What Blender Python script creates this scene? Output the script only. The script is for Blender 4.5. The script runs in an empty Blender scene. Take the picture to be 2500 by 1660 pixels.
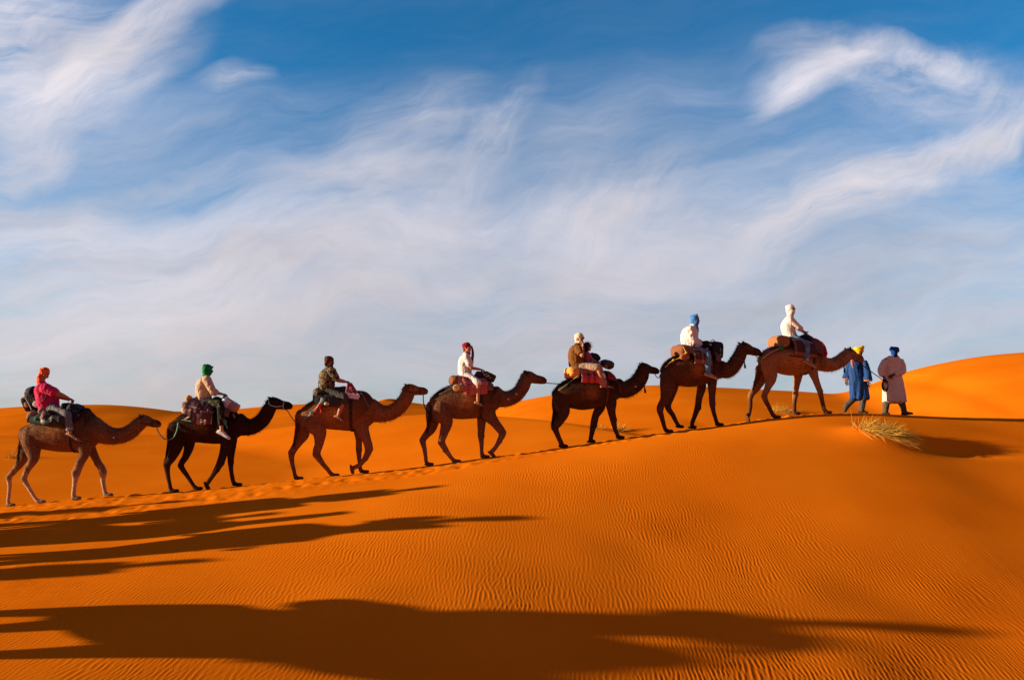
import bpy, math, random
import numpy as np
from mathutils import Vector, kdtree
random.seed(7); RNG = np.random.default_rng(7)
SC = bpy.context.scene; COL = SC.collection
# ------------------------------------------------------------------ camera and measuring
FPX = 1944.4; ZC = 6.0; HORIZON = 1050.0
TILT = math.atan((HORIZON-830)/FPX); CT, ST = math.cos(TILT), math.sin(TILT)
CAM = np.array([0.0, 0.0, ZC])
def ray(u, v):
    dx = (np.asarray(u, float)-1250)/FPX; dy = -(np.asarray(v, float)-830)/FPX
    return np.stack([dx+0*dy, CT-dy*ST+0*dx, ST+dy*CT+0*dx], -1)
def at_depth(u, v, y):
    r = ray(u, v); return CAM + r*(np.asarray(y)/r[..., 1])[..., None]
def sstep(a, b, x):
    t = np.clip((x-a)/(b-a), 0, 1); return t*t*(3-2*t)
def cinterp(x, xs, ys):
    """smooth (Catmull-Rom like) interpolation through points, clamped at the ends"""
    xs = np.asarray(xs, float); ys = np.asarray(ys, float)
    m = np.gradient(ys, xs); x = np.clip(x, xs[0], xs[-1])
    i = np.clip(np.searchsorted(xs, x)-1, 0, len(xs)-2)
    h = xs[i+1]-xs[i]; t = (x-xs[i])/h
    return ((2*t**3-3*t**2+1)*ys[i]+(t**3-2*t**2+t)*h*m[i]+(-2*t**3+3*t**2)*ys[i+1]+(t**3-t**2)*h*m[i+1])
# ------------------------------------------------------------------ value noise
_H = np.random.default_rng(3).random(65536).astype(np.float32)
def _hash(i, j, k):
    return _H[((i*73856093) ^ (j*19349663) ^ (k*83492791)) & 65535]
def vnoise(x, y, z=0.0):
    x = np.asarray(x, float); y = np.asarray(y, float)+0*x; z = np.asarray(z, float)+0*x
    xi, yi, zi = np.floor(x).astype(np.int64), np.floor(y).astype(np.int64), np.floor(z).astype(np.int64)
    f = [q*q*(3-2*q) for q in (x-xi, y-yi, z-zi)]
    r = 0
    for a in (0, 1):
        wa = f[0] if a else 1-f[0]
        for b in (0, 1):
            wb = f[1] if b else 1-f[1]
            for c in (0, 1):
                r = r + wa*wb*(f[2] if c else 1-f[2])*_hash(xi+a, yi+b, zi+c)
    return r*2-1
def fbm(x, y, z=0.0, o=3):
    r = 0; a = 1
    for i in range(o):
        r = r+a*vnoise(x*2**i+17*i, y*2**i+5*i, np.asarray(z)*2**i+9*i); a *= .5
    return r
# ------------------------------------------------------------------ materials
def nodes_of(m):
    m.use_nodes = True; nt = m.node_tree; return nt, nt.nodes, nt.links
def rgb(c): return (c[0], c[1], c[2], 1)
MATS = {}
def fabric(name, col, rough=.9, var=.25, scale=25, bump=.3, bscale=120, spec=.2, sheen=0.0, pattern=None, metal=0.0):
    """procedural cloth / leather / skin: base colour broken up by noise, with a woven bump"""
    if name in MATS: return MATS[name]
    m = bpy.data.materials.new(name); nt, N, L = nodes_of(m)
    b = N['Principled BSDF']; b.inputs['Roughness'].default_value = rough
    b.inputs['Specular IOR Level'].default_value = spec; b.inputs['Metallic'].default_value = metal
    if sheen: b.inputs['Sheen Weight'].default_value = sheen
    tc = N.new('ShaderNodeTexCoord'); n1 = N.new('ShaderNodeTexNoise')
    n1.inputs['Scale'].default_value = scale; n1.inputs['Detail'].default_value = 4
    L.new(tc.outputs['Object'], n1.inputs['Vector'])
    mix = N.new('ShaderNodeMix'); mix.data_type = 'RGBA'; mix.blend_type = 'MULTIPLY'
    mr = N.new('ShaderNodeMapRange'); mr.inputs['From Min'].default_value = .3; mr.inputs['From Max'].default_value = .7
    mr.inputs['To Min'].default_value = 1-var; mr.inputs['To Max'].default_value = 1+var
    L.new(n1.outputs['Fac'], mr.inputs['Value'])
    mix.inputs['Factor'].default_value = 1
    if pattern == 'col':
        at = N.new('ShaderNodeAttribute'); at.attribute_name = 'Col'; L.new(at.outputs['Color'], mix.inputs['A'])
    elif pattern in ('camo', 'floral', 'spots'):
        n2 = N.new('ShaderNodeTexNoise'); n2.inputs['Scale'].default_value = {'camo': 14, 'floral': 11, 'spots': 17}[pattern]; n2.inputs['Detail'].default_value = 1.5
        L.new(tc.outputs['Object'], n2.inputs['Vector']); cr = N.new('ShaderNodeValToRGB'); cr.color_ramp.interpolation = 'CONSTANT'
        e = cr.color_ramp.elements
        stops = {'camo': [(0, (.012, .011, .007)), (.42, (.07, .06, .03)), (.5, (.22, .15, .075)), (.58, (.035, .03, .014)), (.66, (.30, .21, .11))],
                 'floral': [(0, (.008, .009, .006)), (.52, (.02, .022, .01)), (.6, (.13, .09, .04)), (.66, (.012, .014, .01))],
                 'spots': [(0, col), (.66, (.06, .06, .09)), (.70, col)]}[pattern]
        e[0].position, e[0].color = stops[0][0], rgb(stops[0][1]); e[1].position, e[1].color = stops[1][0], rgb(stops[1][1])
        for p, c in stops[2:]:
            k = e.new(p); k.color = rgb(c)
        L.new(n2.outputs['Fac'], cr.inputs['Fac']); L.new(cr.outputs['Color'], mix.inputs['A'])
    else:
        mix.inputs['A'].default_value = rgb(col)
    L.new(mr.outputs['Result'], mix.inputs['B']); L.new(mix.outputs['Result'], b.inputs['Base Color'])
    n3 = N.new('ShaderNodeTexNoise'); n3.inputs['Scale'].default_value = bscale; n3.inputs['Detail'].default_value = 3
    L.new(tc.outputs['Object'], n3.inputs['Vector']); bp = N.new('ShaderNodeBump'); bp.inputs['Strength'].default_value = bump; bp.inputs['Distance'].default_value = .01
    L.new(n3.outputs['Fac'], bp.inputs['Height']); L.new(bp.outputs['Normal'], b.inputs['Normal'])
    MATS[name] = m; return m
def striped(name, base, stripes, axis='V', plaid=None):
    """woven blanket: bands across the UV of the cloth (and a second set for plaid)"""
    if name in MATS: return MATS[name]
    m = fabric(name, base, var=.22, scale=40); nt, N, L = nodes_of(m)
    mix = [n for n in N if n.type == 'MIX'][0]
    uv = N.new('ShaderNodeUVMap'); uv.uv_map = 'UV'; sx = N.new('ShaderNodeSeparateXYZ'); L.new(uv.outputs['UV'], sx.inputs[0])
    def ramp(sock, st):
        cr = N.new('ShaderNodeValToRGB'); cr.color_ramp.interpolation = 'CONSTANT'; e = cr.color_ramp.elements
        e[0].position, e[0].color = st[0][0], rgb(st[0][1]); e[1].position, e[1].color = st[1][0], rgb(st[1][1])
        for p, c in st[2:]:
            k = e.new(p); k.color = rgb(c)
        L.new(sock, cr.inputs['Fac']); return cr.outputs['Color']
    c = ramp(sx.outputs['Y' if axis == 'V' else 'X'], stripes)
    if plaid:
        c2 = ramp(sx.outputs['X' if axis == 'V' else 'Y'], plaid)
        mm = N.new('ShaderNodeMix'); mm.data_type = 'RGBA'; mm.inputs['Factor'].default_value = .5
        L.new(c, mm.inputs['A']); L.new(c2, mm.inputs['B']); c = mm.outputs['Result']
    L.new(c, mix.inputs['A']); return m
# ------------------------------------------------------------------ objects
def tag(o, label=None, cat=None, group=None, kind=None):
    if label: o['label'] = label
    if cat: o['category'] = cat
    if group: o['group'] = group
    if kind: o['kind'] = kind
    return o
def thing(name, loc, label, cat, group=None):
    o = bpy.data.objects.new(name, None); COL.objects.link(o); o.empty_display_size = .2
    o.location = Vector([float(q) for q in loc]); return tag(o, label, cat, group)
def mesh_obj(name, V, F, mat, parent=None, smooth=True, loc=None, cols=None, uvs=None):
    V = np.asarray(V, float)
    if parent is not None:
        off = np.array(parent.location); p = parent.parent
        while p is not None: off = off+np.array(p.location); p = p.parent
    else: off = np.asarray(loc if loc is not None else (0, 0, 0), float)
    me = bpy.data.meshes.new(name); me.from_pydata((V-off).tolist(), [], [tuple(int(i) for i in f) for f in F])
    if smooth: me.polygons.foreach_set('use_smooth', [True]*len(me.polygons))
    if cols is not None:
        a = me.color_attributes.new('Col', 'FLOAT_COLOR', 'POINT')
        a.data.foreach_set('color', np.c_[np.asarray(cols, float), np.ones(len(V))].ravel())
    if uvs is not None:
        ul = me.uv_layers.new(name='UV'); li = np.zeros(len(me.loops), np.int64); me.loops.foreach_get('vertex_index', li)
        ul.data.foreach_set('uv', np.asarray(uvs, float)[li].ravel())
    me.materials.append(mat); me.validate(); o = bpy.data.objects.new(name, me); COL.objects.link(o)
    if parent is not None: o.parent = parent
    elif loc is not None: o.location = Vector([float(q) for q in loc])
    return o
SKY_SAT = 1.7; SKY_VAL = .72; SKY_HUE = .5; SKY_TINT = (.45, 1.04, 1.28); CLOUD_LOW = (2.95, 2.60, 2.72); CLOUD_LOWR = (2.15, 2.25, 2.75); CLOUD_HIGH = (4.7, 4.3, 4.4); EXPO = .97; VEIL = 1.2; GAIN = (1.25, 1.5, 1.4); SKY_FILL = (.78, .25, .50); SKY_FILL_F = .74  # last two: warm fill tint added to the unseen sky for shadow colour
# ------------------------------------------------------------------ the trail crest
_UC = np.array([-900,-300, 0, 140, 520, 840, 1130, 1430, 1700, 1930, 2190, 2500, 2900, 3400.])
_YC = np.array([18.6,18.8,18.9,19.0,19.1,19.3,19.5,19.85,20.3,21.1,22.2,22.6,22.9,23.4])
_CV = [(-900,1262),(-300,1252),(0,1240),(100,1227),(255,1213),(400,1203),(558,1189),(780,1166),(884,1156),(1000,1143),(1115,1128),(1217,1114),(1310,1102),(1400,1088),(1514,1070),(1640,1053),(1769,1036),(1880,1020),(1970,1010.5),(2045,1007.5),(2120,1009),(2190,1012.5),(2300,1018),(2400,1021),(2500,1022),(2700,1023),(3400,1030)]
_us = np.linspace(-900, 3400, 220)
_vs = cinterp(_us, *zip(*_CV)); _vs = np.convolve(np.pad(_vs, 2, 'edge'), np.ones(5)/5, 'valid')
_ys = cinterp(_us, _UC, _YC); _pc = at_depth(_us, _vs, _ys)
_px, _py, _pz = _pc[:, 0], _pc[:, 1], _pc[:, 2]
def Yc(x): return np.interp(x, _px, _py)
def Zc(x): return np.interp(x, _px, _pz)
_dd = np.linspace(0, 40, 2000)
def _Stab(a, b): return np.concatenate([[0], np.cumsum(sstep(a, b, (_dd[1:]+_dd[:-1])/2)*np.diff(_dd))])
_Sx = _Stab(.6, 4.2)
def ridge(x, y, pts, sl, sr, r=1.5):
    """dune spur along a plan polyline (x,y,z): falls sl to its left, sr to its right, rounded over r"""
    q = np.array(sorted(pts, key=lambda p: p[1])); xr = cinterp(y, q[:, 1], q[:, 0]); zr = cinterp(y, q[:, 1], q[:, 2])
    d = x-xr; out = np.maximum(np.maximum(q[0, 1]-y, y-q[-1, 1]), 0)
    return zr-np.where(d < 0, sl, sr)*(np.sqrt(d*d+r*r)-r)-.004*d*d*(d < 0)-.35*(np.sqrt(out*out+4)-2)
def smax(a, b, k=.25):
    h = np.clip(.5+.5*(a-b)/k, 0, 1); return b*(1-h)+a*h+k*h*(1-h)
def layer(x, y, D, uv, front, back, zb, pw=1.0, skew=0.0):
    u, v = zip(*uv); uu = np.linspace(u[0], u[-1], 300); vv = cinterp(uu, u, v); r_ = ray(uu, vv); p = at_depth(uu, vv, D/(1+skew*r_[:, 0]/r_[:, 1]))
    zi = np.interp(x, p[:, 0], p[:, 2]); d = y-D+skew*x
    w = np.where(d < 0, front, back); t = np.clip(np.abs(d)/w, 0, 1)
    prof = np.where(d < 0, (1-t)**pw*(1+pw*t*.9), .5+.5*np.cos(np.pi*t))
    return zb+(np.maximum(zi, zb-1)-zb)*np.clip(prof, 0, 1)
LA = (78, [(-1600,1030),(-700,1015),(0,1000),(64,995),(186,989),(255,988),(332,993),(400,1002),(470,1013),(560,1026),(700,1045),(1000,1070),(1500,1100)], 36, 60)
LB = (118, [(100,1040),(300,1020),(418,1006.5),(460,1005),(520,1010),(584,1008.5),(635,1003),(742,990.5),(850,985),(920,981),(1004,983),(1046,988),(1150,1000),(1250,1020),(1400,1050),(1800,1090)], 74, 60)
LC = (165, [(860,1010),(905,988),(930,978.5),(953,973),(966,974.5),(1000,984),(1050,1000),(1100,1030)], 40, 40)
LD = (62, [(900,1090),(1050,1050),(1150,1020),(1209,1003),(1255,987),(1344,966),(1430,955),(1500,948),(1573,943.5),(1616,943.5),(1698,947),(1833,953),(1938,959.5),(2045,977),(2200,1006),(2400,1040),(2700,1060)], 36, 30)
LE = (50, [(1850,1062),(1935,1028),(1985,1002),(2045,975.5),(2124,942),(2152,934.5),(2204,913),(2255,897),(2332,880),(2400,869),(2500,860),(2700,851),(3000,845),(3600,850)], 24, 30)
def ground(x, y, detail=True):
    """height of the sand at plan points (x, y)"""
    x = np.asarray(x, float); y = np.asarray(y, float)+0*x; x = x+0*y
    yc, zc = Yc(x), Zc(x); d = yc-y
    # ---- front: the trail, then the face that falls toward the viewer
    s0 = cinterp(x, [-14,-6,0,4,7,9,12,15], [.012,.02,.035,.05,.05,.05,.035,.03])
    s1 = cinterp(x, [-16,-11,-6,-1,4,8,12,17], [.10,.125,.17,.25,.385,.42,.33,.26])
    dp = np.maximum(d, 0)
    fr = zc-s0*dp-(s1-s0)*np.interp(dp, _dd, _Sx)
    near = ZC-3.45+1.75*(1-sstep(0, 5.5, y))              # the hollow below the dune, then the viewer's own low crest
    fr = smax(fr, near, .5)
    # ---- behind the crest: slip face, then the hollow and the far dunes
    db = np.maximum(-d-.75, 0); basin = 2.55+.35*fbm(x/25, y/25, 2.2, 2)
    bk = zc-.03*np.clip(-d, 0, .75)-.50*(np.sqrt(db*db+.09)-.3)
    far = basin
    for (D, uv, f, b), sk in ((LA, .38), (LB, .2), (LC, 0), (LD, .05), (LE, 0)):
        far = smax(far, layer(x, y, D, uv, f, b, 2.3, skew=sk), .5)
    # spur whose shaded side faces right, and a low ridge in front of it
    far = np.where(y > 24, smax(far, ridge(x, y, SPUR, .10, .42, 1.2), .4), far)
    far = np.where(y > 24, smax(far, ridge(x, y, LOWR, .05, .22, .6), .25), far)
    far = np.where(y > 24, smax(far, ridge(x, y, KNOLL, .3, .3, 2.0), .3), far)
    far = far+np.clip((y-200)/300, 0, 1)*3*np.sin(x/45+1)*np.cos(y/60)
    bk = np.where(d < -.5, smax(bk, np.where(y > yc+2.5, far, -99), .5), bk)
    z = np.where(d >= 0, fr, bk)
    # mound that the grass holds, with a hollow on its lee (right) side
    gx, gy, gz = GRASS; ex, ey = x-gx, y-gy
    z = z+.20*np.exp(-((ex+.1)/.7)**2-(ey/.5)**2)
    z = z-.16*np.exp(-((ex-1.5)/1.0)**2-((ey+.15)/.45)**2)
    if detail:
        z = z+.025*fbm(x/2.1, y/1.6, .3, 2)*sstep(1.0, 3.0, d)+.10*fbm(x/7, y/7, 7.7, 2)*sstep(2, 5, d)+.04*fbm(x/6, y/9, 1.1, 2)*sstep(3, 8, -d)
    return z
def p_at(u, v, y): return tuple(at_depth(u, v, y))
SPUR = [p_at(1560, 943.5, 62), p_at(1548, 962, 55), p_at(1545, 985, 49), p_at(1575, 1010, 44), p_at(1640, 1034, 40)]
LOWR = [p_at(1100, 1010, 44), p_at(1212, 1016, 42), p_at(1310, 1025, 40), p_at(1437, 1044, 37.5), p_at(1550, 1064, 35.5)]
KNOLL = [(-44, 46, 5.2), (-36, 44, 5.4)]
GRASS = (0, 0, 0)
def hit(u, v, y0=8.0, y1=90.0, after=0.0):
    """where the sight line through a photo point meets the sand"""
    y = np.arange(max(y0, after), y1, .02); p = at_depth(np.full_like(y, u), np.full_like(y, v), y); k = np.flatnonzero(p[:, 2] <= ground(p[:, 0], y)); k = k[0] if len(k) else -1
    q = p[k].copy(); q[2] = float(ground(q[0], q[1])); return q
GRASS = (0, 0, 0)
_g = hit(2150, 1068, 15, 23); GRASS = (_g[0], _g[1], _g[2]); print('grass at', GRASS)
# ------------------------------------------------------------------ wind ripples: band-limited noise, one-sided so it carries a phase
def ripple_tile(n=1536, wl=8.0, bw=.13, bwy=.085, seed=5):
    r = np.random.default_rng(seed); w = np.fft.fft2(r.standard_normal((n, n)))
    fx = np.fft.fftfreq(n)[None, :]; fy = np.fft.fftfreq(n)[:, None]; k0 = 1/wl
    H = np.exp(-((fx-k0)/(bw*k0*2.2))**2-(fy/(bwy*k0*5.0))**2)
    a = np.fft.ifft2(w*H); amp = np.abs(a); ph = np.angle(a)
    amp = np.clip(amp/(amp.mean()*1.0), .25, 1.25)
    s = (np.sin(ph)-.30*np.cos(2*ph)+.25*np.sin(2*ph))*amp
    return s.astype(np.float32)
RT = ripple_tile()
def ripples(x, y):
    lam = .057*(1+.16*fbm(x/5, y/5, 4.4, 2)); n = RT.shape[0]; q = lam.mean()/8
    # crests run along the fall line, swing right-down at the right, left-down at the left
    X = x+.09*fbm(x/.9, y/1.2, 8.1, 2)+cinterp(x, [-14, -8, -3, 2, 6, 9, 13], [-.50, -.42, -.15, .03, .20, .55, .75])*(y-14)*.75
    X = X+.02*np.clip(x-6,0,9)**2
    i, j = (y/q*.8) % n, (X/q) % n
    i0, j0 = np.floor(i).astype(int), np.floor(j).astype(int); fi, fj = i-i0, j-j0
    i0 %= n; j0 %= n; i1, j1 = (i0+1) % n, (j0+1) % n
    return RT[i0, j0]*(1-fi)*(1-fj)+RT[i1, j0]*fi*(1-fj)+RT[i0, j1]*(1-fi)*fj+RT[i1, j1]*fi*fj
RIP = .00175
def build_ground():
    side = np.concatenate([np.arange(15, 56, .28), np.geomspace(56.5, 700, 44)])
    xs = np.concatenate([-side[::-1], np.arange(-14.8, 14.8, .0110), side])
    ys = np.concatenate([np.linspace(-60, 0, 25), np.linspace(.5, 8.2, 22), np.arange(8.3, 20.9, .034), np.arange(20.94, 24, .07), np.arange(24.2, 66, .2), np.geomspace(66.3, 230, 110), np.linspace(240, 900, 26)])
    X, Y = np.meshgrid(xs, ys); Z = np.zeros_like(X)
    for k in range(0, len(ys), 40):
        Z[k:k+40] = ground(X[k:k+40], Y[k:k+40])
    ix = (xs > -14.9) & (xs < 14.9); iy = (ys > 8) & (ys < 23)
    sub = np.ix_(iy, ix); x, y = X[sub], Y[sub]; d = Yc(x)-y
    start = np.interp(x, [-13, -7, 0, 4, 8, 12], [4.6, 3.7, 2.2, 1.5, 1.0, .9])+.5*fbm(x/1.5, y/1.5, 3.3, 2)
    m = sstep(0, 1.3, d-start)*(.75+.45*fbm(x/2.5, y/2.5, 6.6, 2)); m = np.clip(m, 0, 1.3)
    ex, ey = x-GRASS[0], y-GRASS[1]
    m = m*(.78+.40*sstep(-.6, .6, fbm(x/1.1, y/.9, 9.2, 2)))
    m = m*(1-.9*np.exp(-(ex/.8)**2-(ey/.6)**2))
    Z[sub] += RIP*m*ripples(x, y)
    # the trodden trail: ruts along the way and churned prints
    tw = np.interp(x, [-14, -6, 0, 4, 8, 14], [4.6, 3.6, 1.7, .9, .5, .4])
    tm = sstep(-.9, -.5, d)*(1-sstep(tw*.75, tw*1.1, d))
    rut = fbm(x/4.5, (d+.05*np.sin(x/1.7))*3.2, 1.5, 3)
    Z[sub] += tm*(.050*rut*np.interp(x, [-13, 0, 5], [1.25, .7, .3])-.008*np.abs(fbm(x*2.6, y*4.2, 2.7, 2))+.003*fbm(x*7, y*7, 5.1, 2))
    # prints of feet: shallow pits with a pushed-up rim on the far side
    xs_, ys_ = xs[ix], ys[iy]; r = np.random.default_rng(11); S = Z[sub]
    for _ in range(2200):
        px = r.uniform(-13.5, 9.0); w_ = np.interp(px, [-14, -6, 0, 4, 9], [4.2, 3.0, 1.4, .8, .5]); py = float(Yc(px))-(r.uniform(-.45, .45) if r.random() < .55 else r.uniform(-.4, w_)); rx, ry = r.uniform(.07, .13), r.uniform(.06, .10); dep = r.uniform(.005, .016)
        a0, a1 = np.searchsorted(xs_, [px-.45, px+.45]); b0, b1 = np.searchsorted(ys_, [py-.35, py+.35])
        if a1-a0 < 3 or b1-b0 < 2: continue
        gx, gy = np.meshgrid((xs_[a0:a1]-px)/rx, (ys_[b0:b1]-py)/ry); q = gx*gx+gy*gy
        S[b0:b1, a0:a1] += -dep*np.exp(-q)+dep*.55*np.exp(-((gx-1.5)**2+gy*gy))
    Z[sub] = S
    nx, ny = len(xs), len(ys); V = np.stack([X, Y, Z], -1).reshape(-1, 3).astype(np.float32)
    a = (np.arange(ny-1)[:, None]*nx+np.arange(nx-1)[None, :]).ravel(); F = np.stack([a, a+1, a+nx+1, a+nx], -1).astype(np.int32)
    me = bpy.data.meshes.new('sand_ground'); me.vertices.add(len(V)); me.vertices.foreach_set('co', V.ravel())
    me.loops.add(F.size); me.loops.foreach_set('vertex_index', F.ravel()); me.polygons.add(len(F))
    me.polygons.foreach_set('loop_start', np.arange(0, F.size, 4, dtype=np.int32)); me.polygons.foreach_set('use_smooth', np.ones(len(F), bool))
    me.update(calc_edges=True)
    m = bpy.data.materials.new('sand'); nt, N, L = nodes_of(m); b = N['Principled BSDF']
    b.inputs['Roughness'].default_value = .95; b.inputs['Specular IOR Level'].default_value = 0
    tc = N.new('ShaderNodeTexCoord'); n1 = N.new('ShaderNodeTexNoise'); n1.inputs['Scale'].default_value = .35; n1.inputs['Detail'].default_value = 5
    L.new(tc.outputs['Object'], n1.inputs['Vector']); cr = N.new('ShaderNodeValToRGB'); e = cr.color_ramp.elements
    e[0].position = .35; e[0].color = rgb(SAND0); e[1].position = .68; e[1].color = rgb(SAND1); L.new(n1.outputs['Fac'], cr.inputs['Fac'])
    n2 = N.new('ShaderNodeTexNoise'); n2.inputs['Scale'].default_value = 140; n2.inputs['Detail'].default_value = 2; L.new(tc.outputs['Object'], n2.inputs['Vector'])
    mr = N.new('ShaderNodeMapRange'); mr.inputs['To Min'].default_value = .86; mr.inputs['To Max'].default_value = 1.14; L.new(n2.outputs['Fac'], mr.inputs['Value'])
    mx = N.new('ShaderNodeMix'); mx.data_type = 'RGBA'; mx.blend_type = 'MULTIPLY'; mx.inputs['Factor'].default_value = 1
    L.new(cr.outputs['Color'], mx.inputs['A']); L.new(mr.outputs['Result'], mx.inputs['B']); L.new(mx.outputs['Result'], b.inputs['Base Color'])
    # fine grain, and soft far ripples too small to model beyond the crest
    n3 = N.new('ShaderNodeTexNoise'); n3.inputs['Scale'].default_value = 60; n3.inputs['Detail'].default_value = 4; L.new(tc.outputs['Object'], n3.inputs['Vector'])
    bp = N.new('ShaderNodeBump'); bp.inputs['Strength'].default_value = .10; bp.inputs['Distance'].default_value = .02; L.new(n3.outputs['Fac'], bp.inputs['Height']); L.new(bp.outputs['Normal'], b.inputs['Normal'])
    me.materials.append(m); o = bpy.data.objects.new('sand_ground', me); COL.objects.link(o)
    tag(o, 'rippled orange sand dunes with a trodden trail along the crest', None, None, 'structure'); return o
SAND0 = (.73, .163, .0040); SAND1 = (.80, .196, .0060)
build_ground()
# ------------------------------------------------------------------ lofts
def unit(v): v = np.asarray(v, float); return v/(np.linalg.norm(v, axis=-1, keepdims=True)+1e-12)
def resample(S, step=.03, kmin=2):
    """Catmull-Rom through station rows (first three columns are the place)"""
    S = np.asarray(S, float); out = []
    for i in range(len(S)-1):
        p0, p1, p2, p3 = S[max(i-1, 0)], S[i], S[i+1], S[min(i+2, len(S)-1)]
        n = max(kmin, int(np.linalg.norm(p2[:3]-p1[:3])/step))
        t = np.linspace(0, 1, n, endpoint=False)[:, None]
        q = .5*(2*p1+(p2-p0)*t+(2*p0-5*p1+4*p2-p3)*t*t+(3*p1-p0-3*p2+p3)*t**3)
        lo, hi = np.minimum(p1, p2), np.maximum(p1, p2); q[:, 3:] = np.clip(q[:, 3:], lo[3:], hi[3:]); out.append(q)
    out.append(S[-1:]); return np.concatenate(out)
class Geo:
    def __init__(s): s.V = []; s.F = []; s.C = []; s.U = []; s.n = 0
    def add(s, V, F, col=(1, 1, 1), uv=None):
        V = np.asarray(V, float); s.V.append(V); s.F += [tuple(i+s.n for i in f) for f in F]
        c = np.asarray(col, float); s.C.append(np.tile(c, (len(V), 1)) if c.ndim == 1 else c)
        s.U.append(np.zeros((len(V), 2)) if uv is None else np.asarray(uv, float)); s.n += len(V); return s
    def tube(s, S, side=None, n=12, cap=1.0, step=.03, col=(1, 1, 1), fixed=None, smooth=True):
        """S rows: x y z ra rb [r g b]; ra across the path in its plane, rb along `side`; rounded ends"""
        S = np.asarray(S, float)
        if S.shape[1] == 4: S = np.c_[S, S[:, 3]]
        R = resample(S, step) if smooth and len(S) > 1 else S
        P = R[:, :3]; T = unit(np.gradient(P, axis=0)) if fixed is None else np.tile(unit(fixed), (len(P), 1))
        if side is None:
            a = np.array([0, 0, 1.]) if abs(T[len(T)//2, 2]) < .8 else np.array([0, 1., 0]); b = []
            for t in T:
                a = unit(a-t*np.dot(a, t)); b.append(a)
            B = np.array(b)
        else: B = unit(np.asarray(side)-T*(T@np.asarray(side))[:, None])
        A = np.cross(B, T); ra, rb = R[:, 3], R[:, 4]; C = R[:, 5:8] if R.shape[1] >= 8 else None
        if cap:
            ang = np.radians([68, 40])
            def cp(i, sg):
                r = min(ra[i], rb[i])*cap
                return [(P[i]+sg*T[i]*r*math.sin(q), ra[i]*math.cos(q), rb[i]*math.cos(q)) for q in ang]
            h, t = cp(0, -1), cp(-1, 1)[::-1]
            P = np.concatenate([[q[0] for q in h], P, [q[0] for q in t]]); ra = np.concatenate([[q[1] for q in h], ra, [q[1] for q in t]]); rb = np.concatenate([[q[2] for q in h], rb, [q[2] for q in t]])
            A = np.concatenate([A[:1], A[:1], A, A[-1:], A[-1:]]); B = np.concatenate([B[:1], B[:1], B, B[-1:], B[-1:]])
            if C is not None: C = np.concatenate([C[:1], C[:1], C, C[-1:], C[-1:]])
        th = np.arange(n)*2*np.pi/n; m = len(P)
        V = P[:, None]+ra[:, None, None]*np.cos(th)[None, :, None]*A[:, None]+rb[:, None, None]*np.sin(th)[None, :, None]*B[:, None]
        V = V.reshape(-1, 3); F = [(i*n+j, i*n+(j+1) % n, (i+1)*n+(j+1) % n, (i+1)*n+j) for i in range(m-1) for j in range(n)]
        F.append(tuple(range(n))[::-1]); F.append(tuple((m-1)*n+j for j in range(n)))
        L = np.concatenate([[0], np.cumsum(np.linalg.norm(np.diff(P, axis=0), axis=1))]); L = L/max(L[-1], 1e-6)
        uv = np.stack([np.repeat(L, n), np.tile(np.arange(n)/n, m)], -1)
        return s.add(V, F, np.repeat(C, n, 0) if C is not None else col, uv)
    def ell(s, c, ax, e=1.0, n=14, col=(1, 1, 1), e2=None):
        """superellipsoid: ax = three half-axis vectors; e<1 gives a boxier cushion"""
        ax = np.asarray(ax, float); e2 = e if e2 is None else e2
        ph = np.linspace(-np.pi/2, np.pi/2, n)[1:-1]; th = np.arange(2*n)*np.pi/n
        f = lambda q, k: np.sign(q)*np.abs(q)**k
        cx = f(np.cos(ph), e)[:, None]*f(np.cos(th), e2)[None]; cy = f(np.cos(ph), e)[:, None]*f(np.sin(th), e2)[None]; cz = f(np.sin(ph), e)[:, None]+0*cy
        V = np.asarray(c, float)+cx.reshape(-1, 1)*ax[0]+cy.reshape(-1, 1)*ax[1]+cz.reshape(-1, 1)*ax[2]; k = 2*n; m = len(ph)
        V = np.concatenate([V, [np.asarray(c)-ax[2], np.asarray(c)+ax[2]]])
        F = [(i*k+j, i*k+(j+1) % k, (i+1)*k+(j+1) % k, (i+1)*k+j) for i in range(m-1) for j in range(k)]
        F += [((j+1) % k, j, m*k) for j in range(k)]+[((m-1)*k+j, (m-1)*k+(j+1) % k, m*k+1) for j in range(k)]
        uv = np.stack([np.repeat((ph+np.pi/2)/np.pi, k), np.tile(th/(2*np.pi), m)], -1); uv = np.concatenate([uv, [[0, 0], [1, 0]]])
        return s.add(V, F, col, uv)
    def obj(s, name, mat, parent=None, smooth=True, cols=False, **kw):
        return mesh_obj(name, np.concatenate(s.V), s.F, mat, parent, smooth, cols=np.concatenate(s.C) if cols else None, uvs=np.concatenate(s.U), **kw)
    def melt(s, voxel, it=4, fac=.5):
        """fuse everything into one skin; returns verts, faces, colours carried over from the lofts"""
        me = bpy.data.meshes.new('tmp'); V = np.concatenate(s.V); o0 = V.mean(0)
        me.from_pydata((V-o0).tolist(), [], s.F); o = bpy.data.objects.new('tmp', me); COL.objects.link(o)
        r = o.modifiers.new('r', 'REMESH'); r.mode = 'VOXEL'; r.voxel_size = voxel; r.adaptivity = 0
        if it: q = o.modifiers.new('s', 'SMOOTH'); q.factor = fac; q.iterations = it
        dg = bpy.context.evaluated_depsgraph_get(); e = o.evaluated_get(dg); em = e.to_mesh()
        W = np.zeros(len(em.vertices)*3, np.float32); em.vertices.foreach_get('co', W); W = W.reshape(-1, 3).astype(float)+o0
        F = [tuple(p.vertices) for p in em.polygons]; e.to_mesh_clear(); bpy.data.objects.remove(o); bpy.data.meshes.remove(me)
        C = np.concatenate(s.C)
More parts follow.
